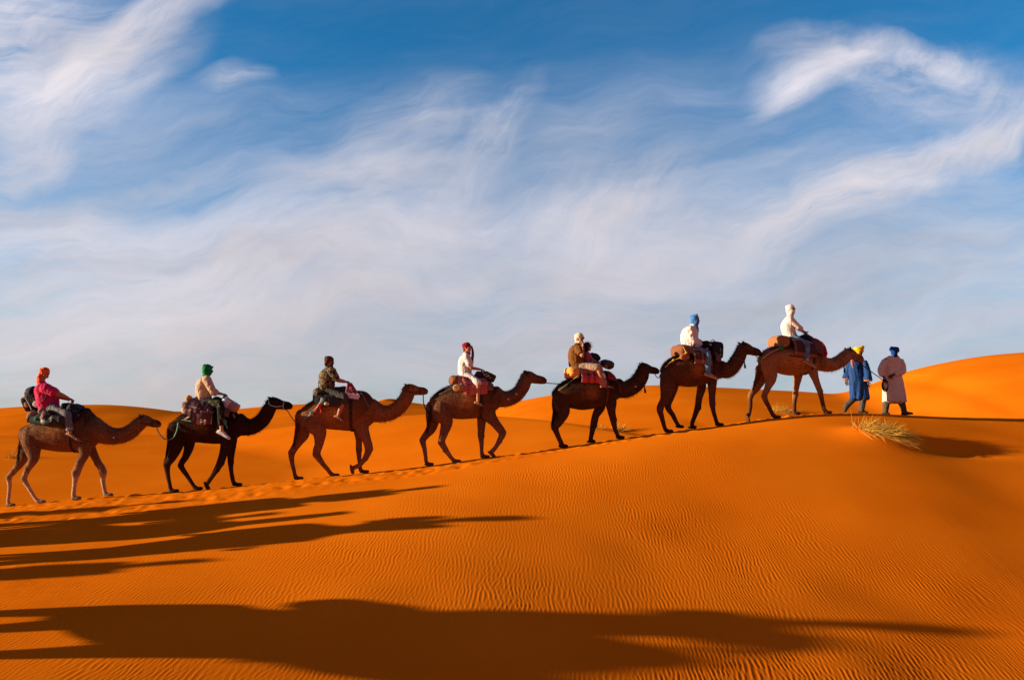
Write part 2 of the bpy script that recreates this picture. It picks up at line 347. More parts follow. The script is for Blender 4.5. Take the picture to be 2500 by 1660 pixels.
        if np.ptp(C, axis=0).max() > 1e-6:
            kd = kdtree.KDTree(len(V))
            for i, p in enumerate(V): kd.insert(p, i)
            kd.balance(); out = np.zeros((len(W), 3))
            for i, p in enumerate(W):
                h = kd.find_n(p, 5); wt = np.array([1/(q[2]+.02) for q in h]); out[i] = (C[[q[1] for q in h]]*wt[:, None]).sum(0)/wt.sum()
            C = out
        else: C = np.tile(C[0], (len(W), 1))
        return W, F, C
def normals(V, F):
    F4 = np.array([f if len(f) == 4 else (f[0], f[1], f[2], f[2]) for f in F]); n = np.cross(V[F4[:, 2]]-V[F4[:, 0]], V[F4[:, 3]]-V[F4[:, 1]])
    N = np.zeros_like(V)
    for k in range(4): np.add.at(N, F4[:, k], n)
    return unit(N)
def crease(V, F, amp, sc, seed=0.0, stretch=(1, 1, 1)):
    """cloth folds: push the skin in and out with stretched noise"""
    st = np.asarray(stretch, float); q = V*sc*st
    k = 1-2*np.abs(fbm(q[:, 0]+seed, q[:, 1]+seed*1.7, q[:, 2], 2))
    return V+normals(V, F)*(amp*k)[:, None]
# ------------------------------------------------------------------ a place to measure in: an upright plane through an animal
class Frame:
    def __init__(s, ox, oy, k, u0, Y, yaw):
        s.ox, s.oy, s.k = ox, oy, k; a = math.radians(yaw); s.h = np.array([math.cos(a), math.sin(a), 0]); s.n = np.array([-math.sin(a), math.cos(a), 0])
        b = at_depth(ox+u0/k, 1000, Y); s.x0 = b[0]; s.base = np.array([b[0], Y, float(ground(b[0], Y))]); s.ppm = k*FPX/Y
    def P(s, u, v, w=0.0):
        r = ray(s.ox+u/s.k, s.oy+v/s.k); t = (np.dot(s.n, s.base-CAM)+w)/np.dot(s.n, r); return CAM+t*r
    def m(s, px): return px/s.ppm
UP = np.array([0, 0, 1.])
# ------------------------------------------------------------------ camels
COATS = {'mid': dict(b=(.175,.080,.036), d=(.045,.021,.011), l=(.42,.285,.17), g=(.38,.18,.06)),  # g: golden tone of sunlit flank hair, painted into the coat
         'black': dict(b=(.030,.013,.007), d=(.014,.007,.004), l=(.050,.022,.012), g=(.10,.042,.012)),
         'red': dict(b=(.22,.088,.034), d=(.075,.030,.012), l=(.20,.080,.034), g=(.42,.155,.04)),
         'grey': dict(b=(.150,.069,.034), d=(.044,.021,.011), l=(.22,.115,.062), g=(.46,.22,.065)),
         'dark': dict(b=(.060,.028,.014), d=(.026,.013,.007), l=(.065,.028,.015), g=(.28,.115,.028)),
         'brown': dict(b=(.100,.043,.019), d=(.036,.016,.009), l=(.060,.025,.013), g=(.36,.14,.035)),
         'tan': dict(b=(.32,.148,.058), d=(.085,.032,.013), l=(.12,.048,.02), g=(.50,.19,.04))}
def fur_mat():
    if 'camel_fur' in MATS: return MATS['camel_fur']
    m = fabric('camel_fur', (1, 1, 1), rough=.95, var=.32, scale=24, bump=.55, bscale=95, spec=.06, sheen=0, pattern='col'); return m
def strands(G, roots, dirs, length, width, n, droop=.4, col=(1, 1, 1), spread=.35, rng=RNG):
    """loose hair: thin tapering two-bend blades"""
    for _ in range(n):
        i = rng.integers(len(roots)); p = np.asarray(roots[i])+rng.normal(0, .006, 3); d = unit(np.asarray(dirs[i])+rng.normal(0, spread, 3))
        L = length*rng.uniform(.5, 1.2); s = unit(np.cross(d, rng.normal(0, 1, 3)))*width
        q = p+d*L*.5+UP*(-droop*L*.12); r = p+d*L+UP*(-droop*L*.5)
        G.add([p-s, p+s, q+s*.6, q-s*.6, r], [(0, 1, 2, 3), (3, 2, 4)], np.asarray(col)*rng.uniform(.6, 1.3))
def make_camel(key, fr, T, coat, label):
    c = COATS[coat]; P, m = fr.P, fr.m
    root = thing('camel', fr.base, label, 'camel', 'camels roped in a line along the crest')
    G = Geo(); h, n = fr.h, fr.n
    # trunk: upright rings along the body
    S = []
    for i, (u, vt, vb, w) in enumerate(T['torso']):
        ct = P(u, (vt+vb)/2); col = c['b']
        S.append([*ct, m(vb-vt)/2, w, *col])
    S = np.array(S); R = resample(S, .05)
    # each ring split top/bottom for colour: dark ridge along the back, sunlit golden patch painted on the flank
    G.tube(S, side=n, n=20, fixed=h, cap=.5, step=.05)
    k = len(G.V)-1; V = G.V[k]; cz = np.interp(V@h, S[:, :3]@h, S[:, 2]); rr = np.interp(V@h, S[:, :3]@h, S[:, 3]); t = (V[:, 2]-cz)/rr
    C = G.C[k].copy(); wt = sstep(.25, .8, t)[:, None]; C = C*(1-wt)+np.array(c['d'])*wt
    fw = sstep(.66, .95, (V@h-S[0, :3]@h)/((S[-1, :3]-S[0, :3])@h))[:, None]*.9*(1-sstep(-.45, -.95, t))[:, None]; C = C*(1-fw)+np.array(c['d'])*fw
    sun_patch = (sstep(.30, .52, (V@h-S[0, :3]@h)/((S[-1, :3]-S[0, :3])@h))*(1-sstep(.52, .66, (V@h-S[0, :3]@h)/((S[-1, :3]-S[0, :3])@h)))*sstep(-.55, -.1, t)*(1-sstep(.2, .55, t)))[:, None]; C = C*(1-sun_patch)+np.array(c['g'])*sun_patch
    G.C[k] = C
    # neck
    S = np.array([[*P(u, v), m(r)+.012, m(r)*(.86 if i > 1 else 1.05)+.01, *(np.array(c['b'])*(1 if i < 3 else .95))] for i, (u, v, r) in enumerate(T['neck'])]); G.tube(S, side=n, n=16)
    # head: cranium, brow, muzzle with hanging lip
    a0, a1 = P(*T['head'][0]), P(*T['head'][1]); ax = unit(a1-a0); L = np.linalg.norm(a1-a0)/1.0; upv = unit(np.cross(ax, -n)); upv = upv if upv[2] > 0 else -upv
    prof = [(-.06,.03,.20,.17),(.06,.06,.255,.21),(.22,.055,.265,.22),(.38,.025,.235,.19),(.54,-.005,.20,.155),(.70,-.02,.185,.145),(.84,-.03,.175,.145),(.95,-.06,.14,.12)]
    S = np.array([[*(a0+ax*L*a+upv*L*o), L*r*1.12, L*wd*1.06, *(np.array(c['b'])*(1 if a < .6 else .75))] for a, o, r, wd in prof]); G.tube(S, side=n, n=14)
    G.tube(np.array([[*(a0+ax*L*.55-upv*L*.13), L*.07, L*.085], [*(a0+ax*L*.78-upv*L*.15), L*.06, L*.08], [*(a0+ax*L*.93-upv*L*.165), L*.045, L*.07]]), side=n, n=10, col=np.array(c['b'])*.8)
    for s in (-1, 1):
        b = a0+ax*L*.05+upv*L*.22+n*s*L*.15; G.tube(np.array([[*b, L*.06, L*.05], [*(b+upv*L*.07-ax*L*.06+n*s*L*.05), L*.07, L*.035], [*(b+upv*L*.12-ax*L*.13+n*s*L*.07), L*.04, L*.025]]), side=n, n=8, col=c['d'])
        e = a0+ax*L*.34+upv*L*.17+n*s*L*.175; G.ell(e, [ax*L*.085, n*L*.06, upv*L*.06], n=8, col=c['b'])
        q = a0+ax*L*.92+upv*L*.07+n*s*L*.085; G.ell(q, [ax*L*.06, n*L*.04, upv*L*.05], n=8, col=c['d'])
    # legs
    for (w, st, foot) in T['legs']:
        st = [(st[0][0]+(4 if len(st) > 7 else 0), st[0][1]-85, st[0][2]*.95)]+list(st); rows = []
        fu, fv, ang, lifted = foot; p = P(fu, fv, w); dz = 0.0
        if not lifted: dz = float(ground(p[0], p[1]))+.028-p[2]; dz = float(np.clip(dz, -.3, .3))
        for i, (u, v, r) in enumerate(st):
            ww = w*(.60+.40*min(1, i/3.0)) if i < 3 else w
            q = P(u, v, ww); f = (i/(len(st)-1))**1.3; q = q+UP*dz*f
            t = i/(len(st)-1); col = np.array(c['b'])*(1-sstep(.35, .75, t))+np.array(c['l'])*sstep(.35, .75, t)
            rows.append([*q, m(r)*1.02+.002, max(m(r)*.86, .026) if i > 2 else m(r)*.80, *col])
        q = p+UP*dz; rows.append([*(q+UP*.012), m(17), m(17)*.95, *(np.array(c['l'])*.7+np.array(c['d'])*.3)]); G.tube(np.array(rows), side=n, n=14)
        for (u, v, r) in st[3:6]:
            if r >= 25 and v > 960:      # bony knee or hock
                back = len(st) > 7
                if (back and v > 1040) or not back: kq = P(u+(-6 if back else 5), v, w)+UP*dz*.5; G.ell(kq, [h*m(r)*1.02, n*m(r)*.92, UP*m(r)*1.25], n=8, col=np.array(c['b'])*.8)
        a = math.radians(ang); fd = h*math.cos(a)-UP*math.sin(a); fn = h*math.sin(a)+UP*math.cos(a); q = p+UP*dz
        G.ell(q, [fd*.118, n*.078, fn*.030], n=10, e=.85, col=(np.array(c['l'])*.5+np.array(c['d'])*.5))
        G.ell(q+fd*.055+fn*.030-UP*0, [fd*.075, n*.055, fn*.030], n=8, col=np.array(c['l'])*.5+np.array(c['d'])*.5)
    q = T['torso'][-3]; G.ell(P(q[0]-25, q[2]-2), [h*.13, n*.10, UP*.06], n=10, col=c['d'])     # chest pad
    # tail
    S = np.array([[*P(u, v, -.02), m(r), m(r), *c['d']] for (u, v, r) in T['tail']]); G.tube(S, side=n, n=8)
    V, F, C = G.melt(.0135, 3)
    # shaggy lumps
    V = V+normals(V, F)*(.003*fbm(V[:, 0]*14, V[:, 1]*14, V[:, 2]*9+key, 2))[:, None]
    cn = 1+.14*fbm(V[:, 0]*5, V[:, 1]*5, V[:, 2]*5+key*3, 3)[:, None]; C = np.clip(C*cn, .002, .6)
    body = mesh_obj('body', V, F, fur_mat(), root, cols=C); N = normals(V, F)
    # eyes
    for s in (-1, 1):
        E = Geo(); e = a0+ax*L*.35+upv*L*.145+n*s*L*.20; E.ell(e, [ax*L*.045, n*L*.04, upv*L*.045], n=8); E.obj('eye', fabric('wet_eye', (.008, .005, .004), rough=.15, var=0, bump=0, spec=.5), root)
    # loose hair: back ridge and hump, crest and throat of the neck, tail brush
    K = Geo(); tor = np.array([P(u, vt+6) for u, vt, vb, w in T['torso'][2:]]); rs = resample(np.c_[tor, tor[:, :1]], .04)[:, :3]
    def pick(mask, cnt, ln, wd, dirf, col, droop=.5, spread=.3):
        idx = np.flatnonzero(mask)
        if len(idx) == 0: return
        idx = RNG.choice(idx, min(len(idx), cnt*2)); strands(K, V[idx], dirf(N[idx]), ln, wd, cnt, droop, col, spread)
    zt = np.interp(V@h, (np.array([P(t[0], 0) for t in T['torso']])@h), [P(t[0], t[1])[2] for t in T['torso']])
    umax = P(T['torso'][-1][0], 700)@h; umin = P(T['torso'][0][0], 700)@h
    pick((V[:, 2] > zt-.13) & (V@h < umax) & (V@h > umin), 2200, .065, .0014, lambda q: q*.35-h*.8, c['d'], .5, .35)
    hd = (V@h > umax+.12); nk = np.array([[*P(u, v), m(r)] for u, v, r in T['neck']]); zc = np.interp(V@h, nk[:, :3]@h, nk[:, 2])
    pick(hd & (V[:, 2] > zc+.06) & (V@h < a0@h+.12), 1200, .06, .0014, lambda q: q*.4-h*.8+UP*.2, c['d'], .5, .35)
    pick(hd & (V[:, 2] < zc-.06) & (V@h < a0@h), 800, .06, .0013, lambda q: q*.3-UP*.6-h*.2, c['b'])
    pick((V@h < umax) & (V@h > umin) & (V[:, 2] < zt-.15) & (V[:, 2] > zt-.75) & (N@n < -.1), 3600, .042, .0014, lambda q: q*.35-UP*.7-h*.4, np.array(c['b'])*1.15)
    K.obj('loose_hair', fur_mat(), root, smooth=False, cols=True)
    K = Geo(); tp = resample(np.array([[*P(u, v, -.02), 0] for (u, v, r) in T['tail']]), .03)[:, :3]; k0 = int(len(tp)*.35); td = unit(np.gradient(tp, axis=0))
    strands(K, tp[k0:], td[k0:]+UP*-.4, .17, .0035, 420, .5, c['d'], .22); K.obj('tail_brush', fur_mat(), root, smooth=False, cols=True)
    fr.head = (a0, ax, L, upv); fr.T = T; return root
# stations traced in the animal's own upright plane: u, v in crop units
CAM_T = {}
CAM_T[1] = dict(torso=[(200,735,800,.10),(240,712,900,.2),(310,678,930,.27),(400,635,925,.31),(500,600,940,.34),(620,575,952,.36),(740,548,952,.35),(830,550,935,.32),(900,605,905,.27),(955,675,855,.2)],
  neck=[(880,730,115),(950,765,98),(1050,797,80),(1150,798,70),(1235,768,66),(1300,718,62),(1350,672,58)], head=((1350,660),(1532,682)),
  legs=[(-.21,[(300,850,85),(318,955,64),(318,1030,44),(268,1120,29),(232,1215,26),(265,1290,19),(312,1370,16),(350,1428,17)],(385,1447,8,0)),
        (.19,[(270,850,80),(240,980,54),(190,1070,38),(130,1150,28),(88,1205,26),(92,1290,19),(82,1390,16),(78,1455,17)],(95,1487,3,0)),
        (-.19,[(810,890,72),(808,975,48),(770,1060,37),(730,1160,37),(716,1250,23),(706,1330,18),(704,1390,20)],(725,1420,3,0)),
        (.17,[(850,890,60),(893,970,38),(938,1060,32),(985,1140,33),(984,1230,22),(998,1320,17),(1005,1360,19)],(1032,1383,3,0))],
  tail=[(205,760,18),(192,850,13),(182,940,10),(178,1000,7)])
CAM_T[2] = dict(torso=[(130,725,790,.1),(165,668,850,.2),(220,618,868,.27),(280,578,862,.31),(380,552,860,.34),(500,545,870,.36),(620,545,875,.35),(710,560,850,.31),(775,590,825,.26),(830,635,790,.2)],
  neck=[(790,690,105),(860,712,82),(930,708,70),(1000,668,66),(1045,618,64),(1075,565,62),(1100,520,56)], head=((1098,498),(1298,506)),
  legs=[(-.21,[(200,800,85),(195,900,62),(155,1000,42),(112,1070,31),(116,1160,21),(134,1250,17),(146,1298,17)],(175,1320,3,0)),
        (.19,[(320,840,60),(315,920,44),(285,1000,33),(243,1078,27),(298,1170,20),(350,1250,17),(372,1280,17)],(402,1300,6,0)),
        (-.19,[(690,830,66),(655,950,42),(622,1050,35),(585,1120,27),(540,1190,20),(505,1240,20)],(484,1278,62,1)),
        (.17,[(720,830,60),(722,950,38),(718,1050,28),(724,1140,20),(738,1215,19),(748,1245,19)],(780,1268,3,0))],
  tail=[(135,745,18),(125,840,14),(112,940,13),(98,1010,9)])
CAM_T[3] = dict(torso=[(185,735,790,.1),(220,698,850,.2),(280,648,880,.27),(360,600,885,.31),(460,570,890,.34),(580,550,900,.36),(700,530,908,.36),(790,524,892,.33),(860,552,872,.28),(920,625,815,.22)],
  neck=[(880,710,110),(960,738,86),(1030,742,72),(1095,724,68),(1165,672,66),(1212,612,64),(1238,560,60)], head=((1225,527),(1418,522)),
  legs=[(-.21,[(350,845,88),(392,925,66),(388,1030,42),(366,1130,35),(420,1220,23),(470,1280,19),(502,1322,19)],(535,1341,6,0)),
        (.19,[(230,840,72),(238,940,55),(190,1020,40),(128,1120,31),(130,1210,21),(150,1300,17),(160,1345,18)],(190,1369,3,0)),
        (-.19,[(800,890,64),(835,970,44),(864,1080,37),(832,1165,26),(785,1225,21),(738,1252,21)],(697,1275,78,1)),
        (.17,[(765,910,45),(770,1000,31),(768,1090,29),(772,1170,21),(780,1245,18),(786,1288,19)],(820,1308,3,0))],
  tail=[(190,750,18),(178,840,16),(168,930,17),(150,1010,11)])
CAM_T[4] = dict(torso=[(205,670,730,.1),(240,633,800,.2),(300,588,850,.27),(380,553,862,.31),(470,533,874,.34),(570,520,872,.36),(680,518,860,.35),(750,530,846,.31),(810,562,805,.26),(855,612,765,.2)],
  neck=[(815,655,95),(880,680,78),(940,678,70),(1000,655,66),(1055,608,62),(1092,548,62),(1110,500,56)], head=((1105,482),(1300,500)),
  legs=[(-.21,[(310,820,90),(352,905,60),(328,1010,40),(308,1095,32),(345,1170,25),(390,1238,19),(420,1272,17)],(447,1288,6,0)),
        (.19,[(225,830,70),(212,950,50),(165,1020,36),(128,1078,29),(145,1170,21),(155,1250,17),(160,1285,17)],(185,1312,3,0)),
        (-.19,[(760,830,66),(818,912,44),(884,1003,36),(860,1080,25),(820,1148,20),(790,1180,22)],(780,1210,42,1)),
        (.17,[(690,870,46),(686,960,36),(684,1040,31),(688,1110,22),(690,1190,18),(696,1228,20)],(720,1250,3,0))],
  tail=[(215,690,18),(205,780,18),(185,880,18),(172,950,10)])
CAM_T[5] = dict(torso=[(160,720,780,.1),(195,678,840,.22),(250,632,870,.3),(320,600,885,.34),(420,575,904,.37),(520,562,897,.37),(620,552,874,.35),(690,570,846,.31),(750,605,815,.26),(800,640,785,.2)],
  neck=[(770,695,92),(830,712,76),(890,695,76),(950,655,74),(990,605,72),(1010,560,66),(1020,530,60)], head=((1005,512),(1165,528)),
  legs=[(-.21,[(240,860,75),(262,930,54),(218,1020,38),(182,1082,30),(205,1160,24),(232,1220,21),(244,1248,21)],(258,1271,4,0)),
        (.19,[(215,860,70),(205,950,48),(185,1020,34),(170,1075,27),(200,1150,21),(222,1205,18),(232,1240,18)],(250,1262,4,0)),
        (-.19,[(710,830,56),(718,925,38),(736,1010,31),(748,1085,22),(770,1145,19),(778,1165,19)],(800,1186,3,0)),
        (.17,[(610,870,50),(567,960,37),(546,1050,33),(530,1130,24),(518,1195,20)],(520,1223,3,0))],
  tail=[(170,735,16),(165,820,13),(165,930,13),(150,1010,10)])
CAM_T[6] = dict(torso=[(185,690,760,.12),(210,648,820,.25),(255,608,850,.32),(335,572,870,.36),(430,556,882,.38),(530,555,873,.37),(610,565,850,.34),(670,585,830,.3),(720,632,805,.24),(755,658,790,.18)],
  neck=[(735,708,80),(790,724,72),(845,700,68),(892,640,64),(925,580,61),(945,530,56)], head=((940,518),(1118,546)),
  legs=[(-.21,[(235,860,75),(208,990,44),(162,1083,32),(180,1170,23),(204,1255,19),(215,1282,19)],(245,1302,3,0)),
        (.19,[(285,880,52),(262,980,37),(237,1072,29),(285,1150,23),(322,1222,19)],(350,1262,8,1)),
        (-.19,[(660,840,46),(660,940,34),(662,1040,29),(676,1120,21),(698,1195,19),(706,1220,19)],(728,1241,3,0)),
        (.17,[(560,880,44),(537,980,34),(523,1070,31),(495,1150,23),(470,1222,20)],(470,1264,3,0))],
  tail=[(192,700,16),(182,770,13),(180,840,12),(188,900,8)])
CAM_T[7] = dict(torso=[(258,668,740,.12),(288,628,800,.25),(335,588,820,.32),(420,562,825,.36),(510,545,850,.38),(610,545,852,.37),(700,555,827,.33),(770,595,802,.27),(830,655,802,.21)],
  neck=[(805,715,86),(880,745,66),(950,745,60),(1010,720,58),(1058,685,58),(1085,660,56)], head=((1092,642),(1238,692)),
  legs=[(-.21,[(345,770,78),(358,880,56),(332,965,32),(300,1052,27),(335,1140,21),(370,1210,19),(382,1235,19)],(415,1257,4,0)),
        (.19,[(265,870,58),(228,960,38),(166,1042,27),(164,1130,20),(154,1210,19)],(136,1258,76,1)),
        (-.19,[(760,800,50),(790,890,34),(830,1000,27),(848,1080,21),(868,1155,19),(878,1180,19)],(905,1204,3,0)),
        (.17,[(620,850,44),(606,940,32),(594,1030,27),(586,1110,21),(585,1180,19),(588,1200,19)],(606,1221,3,0))],
  tail=[(268,690,20),(255,770,20),(235,860,22),(205,920,14)])
FR = {1: Frame(0,860,3.92,550,19.0,0), 2: Frame(380,860,3.92,450,19.1,2), 3: Frame(680,820,3.92,550,19.3,4), 4: Frame(1000,800,3.92,530,19.5,8),
      5: Frame(1310,770,3.92,480,19.8,12), 6: Frame(1570,720,3.92,460,20.2,13), 7: Frame(1790,700,3.92,530,20.8,15)}
CAM_L = {1: ('mid', 'brown camel with pale lower legs, last in line, carrying a rider in a pink shirt'),
         2: ('black', 'nearly black camel with a teal rope halter, carrying a rider in a green headscarf'),
         3: ('red', 'reddish brown camel lifting a bent front foot, carrying a rider in a camouflage shirt'),
         4: ('grey', 'grey brown camel with two pale spots on its neck, under a rider in white'),
         5: ('dark', 'dark shaggy camel with open mouth and plaid blankets, carrying a man and child'),
         6: ('brown', 'dark brown camel under a rider in a blue headscarf and white jacket'),
         7: ('tan', 'sunlit tan camel leading the line, its head low behind the walking men')}
CAMELS = {k: make_camel(k, FR[k], CAM_T[k], *CAM_L[k]) for k in CAM_T}
# ------------------------------------------------------------------ people
SKIN = {'fair': (.46,.215,.115), 'warm': (.40,.165,.075), 'brown': (.17,.075,.038), 'dark': (.07,.03,.016)}
def skin_mat(k): return fabric('skin_'+k, SKIN[k], rough=.6, var=.10, scale=14, bump=.08, bscale=150, spec=.3)
def lerp(a, b, t): return np.asarray(a)*(1-t)+np.asarray(b)*t
def cut(pts, f):
    """first f segments of a joint chain"""
    out = [pts[0]]
    for i in range(len(pts)-1):
        t = min(max(f-i, 0), 1)
        if t <= 0: break
        out.append(lerp(pts[i], pts[i+1], t))
        if t < 1: break
    return out
def limb(G, pts, rad, side, col=(1, 1, 1), grow=0.0, f=9, flat=1.0, hi=None):
    """tapered limb through joints, muscle swelling between them"""
    rows = []
    for i in range(len(pts)-1):
        for t in (0, .33, .66):
            if i+t > f: break
            r = rad[i]*(1-t)+rad[i+1]*t; r = r*(1+.10*math.sin(t*math.pi)*(1 if i else .6)); rows.append([*lerp(pts[i], pts[i+1], t), r+grow, r*flat+grow])
    if f >= len(pts)-1: rows.append([*pts[-1], rad[-1]+grow, rad[-1]*flat+grow])
    else:
        i = int(f); t = f-i; r = rad[i]*(1-t)+rad[min(i+1, len(rad)-1)]*t; rows.append([*lerp(pts[i], pts[min(i+1, len(pts)-1)], t), r+grow*1.25, r*flat+grow*1.25])
    if hi is not None: rows[0] = [*rows[0][:3], hi, hi]
    G.tube(np.array(rows), side=side, n=12, step=.025, col=col)
def hand_parts(G, D, wrist, fwd, pn, thumb, s=1.0, curl=1.0):
    """palm into G (fused), five separate fingers into D"""
    fwd = unit(fwd); pn = unit(np.asarray(pn)-fwd*np.dot(pn, fwd)); ac = np.cross(fwd, pn)*thumb
    G.tube(np.array([[*wrist, .021*s, .028*s], [*(wrist+fwd*.035*s), .021*s, .038*s], [*(wrist+fwd*.07*s), .018*s, .043*s], [*(wrist+fwd*.088*s), .013*s, .041*s]]), side=ac, n=10, step=.012, cap=.6)
    for i, L in enumerate((.92, 1.05, 1.0, .80)):
        p = wrist+fwd*(.078+.004*(1.5-abs(i-1.3)))*s+ac*(.031-.0205*i)*s; a = .35*curl+.06*i; rows = [[*(p-fwd*.02*s), .0095*s]]
        rows.append([*p, .0092*s])
        for k, l in enumerate((.043, .026, .021)):
            d = fwd*math.cos(a)+pn*math.sin(a); p = p+d*l*L*s; rows.append([*p, (.0086-.0010*k)*s]); a += (.85+.1*i)*curl
        D.tube(np.array(rows), n=7, step=.012)
    p = wrist+fwd*.030*s+ac*.030*s; d1 = unit(fwd*.55+ac*.75+pn*.35); d2 = unit(fwd*.85+ac*.15+pn*.6*curl)
    D.tube(np.array([[*(p-d1*.018*s), .0125*s], [*p, .0125*s], [*(p+d1*.036*s), .0105*s], [*(p+d1*.036*s+d2*.030*s), .0095*s], [*(p+d1*.036*s+d2*.052*s), .0075*s]]), n=7, step=.012)
class Head:
    def __init__(s, c, f, roll=0.0, sc=1.0):
        s.c = np.asarray(c, float); s.f = unit(f); s.l = unit(np.cross(UP, s.f)); s.u = np.cross(s.f, s.l); s.k = sc
    def at(s, x, y, z): return s.c+s.k*(s.f*x+s.l*y+s.u*z)
    def ax(s, x, y, z): return [s.f*x*s.k, s.l*y*s.k, s.u*z*s.k]
    def build(s, G):
        G.ell(s.at(-.008, 0, .030), s.ax(.096, .075, .088), n=14); G.ell(s.at(.022, 0, -.035), s.ax(.066, .060, .078), n=12)
        G.ell(s.at(.066, 0, -.088), s.ax(.028, .028, .022), n=8)
        G.tube(np.array([[*s.at(.078, 0, .022), .010*s.k], [*s.at(.094, 0, .0), .012*s.k], [*s.at(.107, 0, -.019), .015*s.k]]), n=8, step=.01)
        G.ell(s.at(.082, 0, -.050), s.ax(.016, .026, .008), n=8); G.ell(s.at(.079, 0, -.062), s.ax(.016, .023, .009), n=8)
        G.ell(s.at(.074, 0, .040), s.ax(.020, .055, .010), n=8)
        for q in (-1, 1):
            G.ell(s.at(.055, .042*q, -.015), s.ax(.025, .018, .018), n=8); G.ell(s.at(-.008, .078*q, -.002), s.ax(.020, .010, .034), n=8)
    def details(s, root, hair=None, glasses=False, eyes=True):
        for q in (-1, 1):
            if eyes:
                E = Geo(); E.ell(s.at(.077, .031*q, .014), s.ax(.0125, .0145, .0085), n=8); E.obj('eye', fabric('eye_dark', (.02, .014, .01), rough=.2, var=0, bump=0, spec=.5), root)
        if glasses:
            E = Geo()
            for q in (-1, 1):
                E.ell(s.at(.094, .034*q, .014), s.ax(.007, .030, .022), n=10, e=.8); E.tube(np.array([[*s.at(.088, .062*q, .022), .003], [*s.at(.0, .084*q, .018), .003]]), n=6)
            E.tube(np.array([[*s.at(.097, -.01, .02), .003], [*s.at(.097, .01, .02), .003]]), n=6); E.obj('sunglasses', fabric('dark_lens', (.010, .008, .007), rough=.12, var=0, bump=0, spec=.6), root)
    def ring(s, G, x, z, rx, ry, t, pitch=0.0, rollz=0.0, tz=None, a0=0, a1=360, n=22, yoff=0):
        """one wound turn of cloth round the head"""
        p = math.radians(pitch); q = math.radians(rollz); rows = []
        for a in np.radians(np.linspace(a0, a1, n)):
            X, Y = rx*math.cos(a), ry*math.sin(a); Z = -X*math.sin(p)+Y*math.sin(q); rows.append([*s.at(x+X*math.cos(p), yoff+Y, z+Z), t*s.k, (tz or t)*s.k])
        rows = np.array(rows); G.tube(rows, side=s.u, n=8, smooth=False, cap=.5)
def scarf(h, root, mat, style, tails=(), name='headscarf', seed=1.0):
    G = Geo()
    if style in ('full', 'cap', 'hood', 'turban'):
        G.ell(h.at(-.014, 0, .046), h.ax(.108, .090, .090), n=14)
        h.ring(G, -.012, .060, .092, .080, .020, 16, 8, .026); h.ring(G, -.014, .050, .094, .081, .020, 20, -10, .026); h.ring(G, -.012, .085, .074, .066, .022, 12, 14, .026)
    if style == 'full':
        G.ell(h.at(-.030, 0, -.02), h.ax(.080, .099, .10), n=12); h.ring(G, .006, -.052, .080, .068, .017, -8, 0, .030); h.ring(G, .004, -.085, .074, .066, .017, -10, 0, .03)
        G.ell(h.at(-.012, 0, -.125), h.ax(.080, .082, .055), n=10)
    if name == 'headscarf' and style == 'full' and seed == 2.0: G.ell(h.at(.022, 0, -.015), h.ax(.082, .072, .10), n=12)
    if style == 'hood':
        G.ell(h.at(-.040, 0, -.015), h.ax(.074, .099, .10), n=12); G.ell(h.at(-.030, 0, -.110), h.ax(.085, .088, .06), n=10)
        h.ring(G, -.005, -.105, .080, .074, .018, -16, 0, .03)
    if style == 'turban':
        h.ring(G, -.012, .045, .108, .094, .026, 14, 6, .03); h.ring(G, -.012, .07, .104, .092, .028, 10, -12, .032); h.ring(G, -.014, .10, .082, .074, .028, 6, 12, .03)
        G.ell(h.at(-.045, 0, -.03), h.ax(.062, .078, .09), n=10); G.ell(h.at(-.015, 0, -.125), h.ax(.074, .076, .045), n=10)
    for t in tails: G.tube(np.array(t), side=None if len(t[0]) < 6 else None, n=10, step=.02)
    V, F, C = G.melt(.0105, 2); V = crease(V, F, .0055, 26, seed, (1, 1, .8))
    return mesh_obj(name, V, F, mat, root)
def foot_build(ank, toe, fr_n, G):
    """bare foot: heel, arch, ball and five toes; returns its frame"""
    d = toe-ank; f = unit(d-UP*0); down = unit(np.cross(f, fr_n)); down = down if down[2] < 0 else -down
    sole = ank+down*.075; f = unit(toe-sole); down = unit(np.cross(f, fr_n)); down = down if down[2] < 0 else -down; sole = ank+down*.078; L = np.linalg.norm(toe-sole)
    G.tube(np.array([[*(sole-f*.055-down*.030), .030, .030], [*(sole-down*.040), .044, .034], [*(sole+f*L*.45-down*.030), .032, .036], [*(sole+f*L*.75-down*.020), .020, .044], [*(sole+f*L*.88-down*.016), .014, .040]]), side=fr_n, n=12, step=.015)
    for i in range(5):
        p = sole+f*L*(.90-.02*i)+fr_n*(.032-.017*i)-down*.014; G.tube(np.array([[*p, .0125 if i == 0 else .009], [*(p+f*L*(.13-.018*i)), .011 if i == 0 else .0075]]), n=7, step=.01)
    return sole, f, down, L
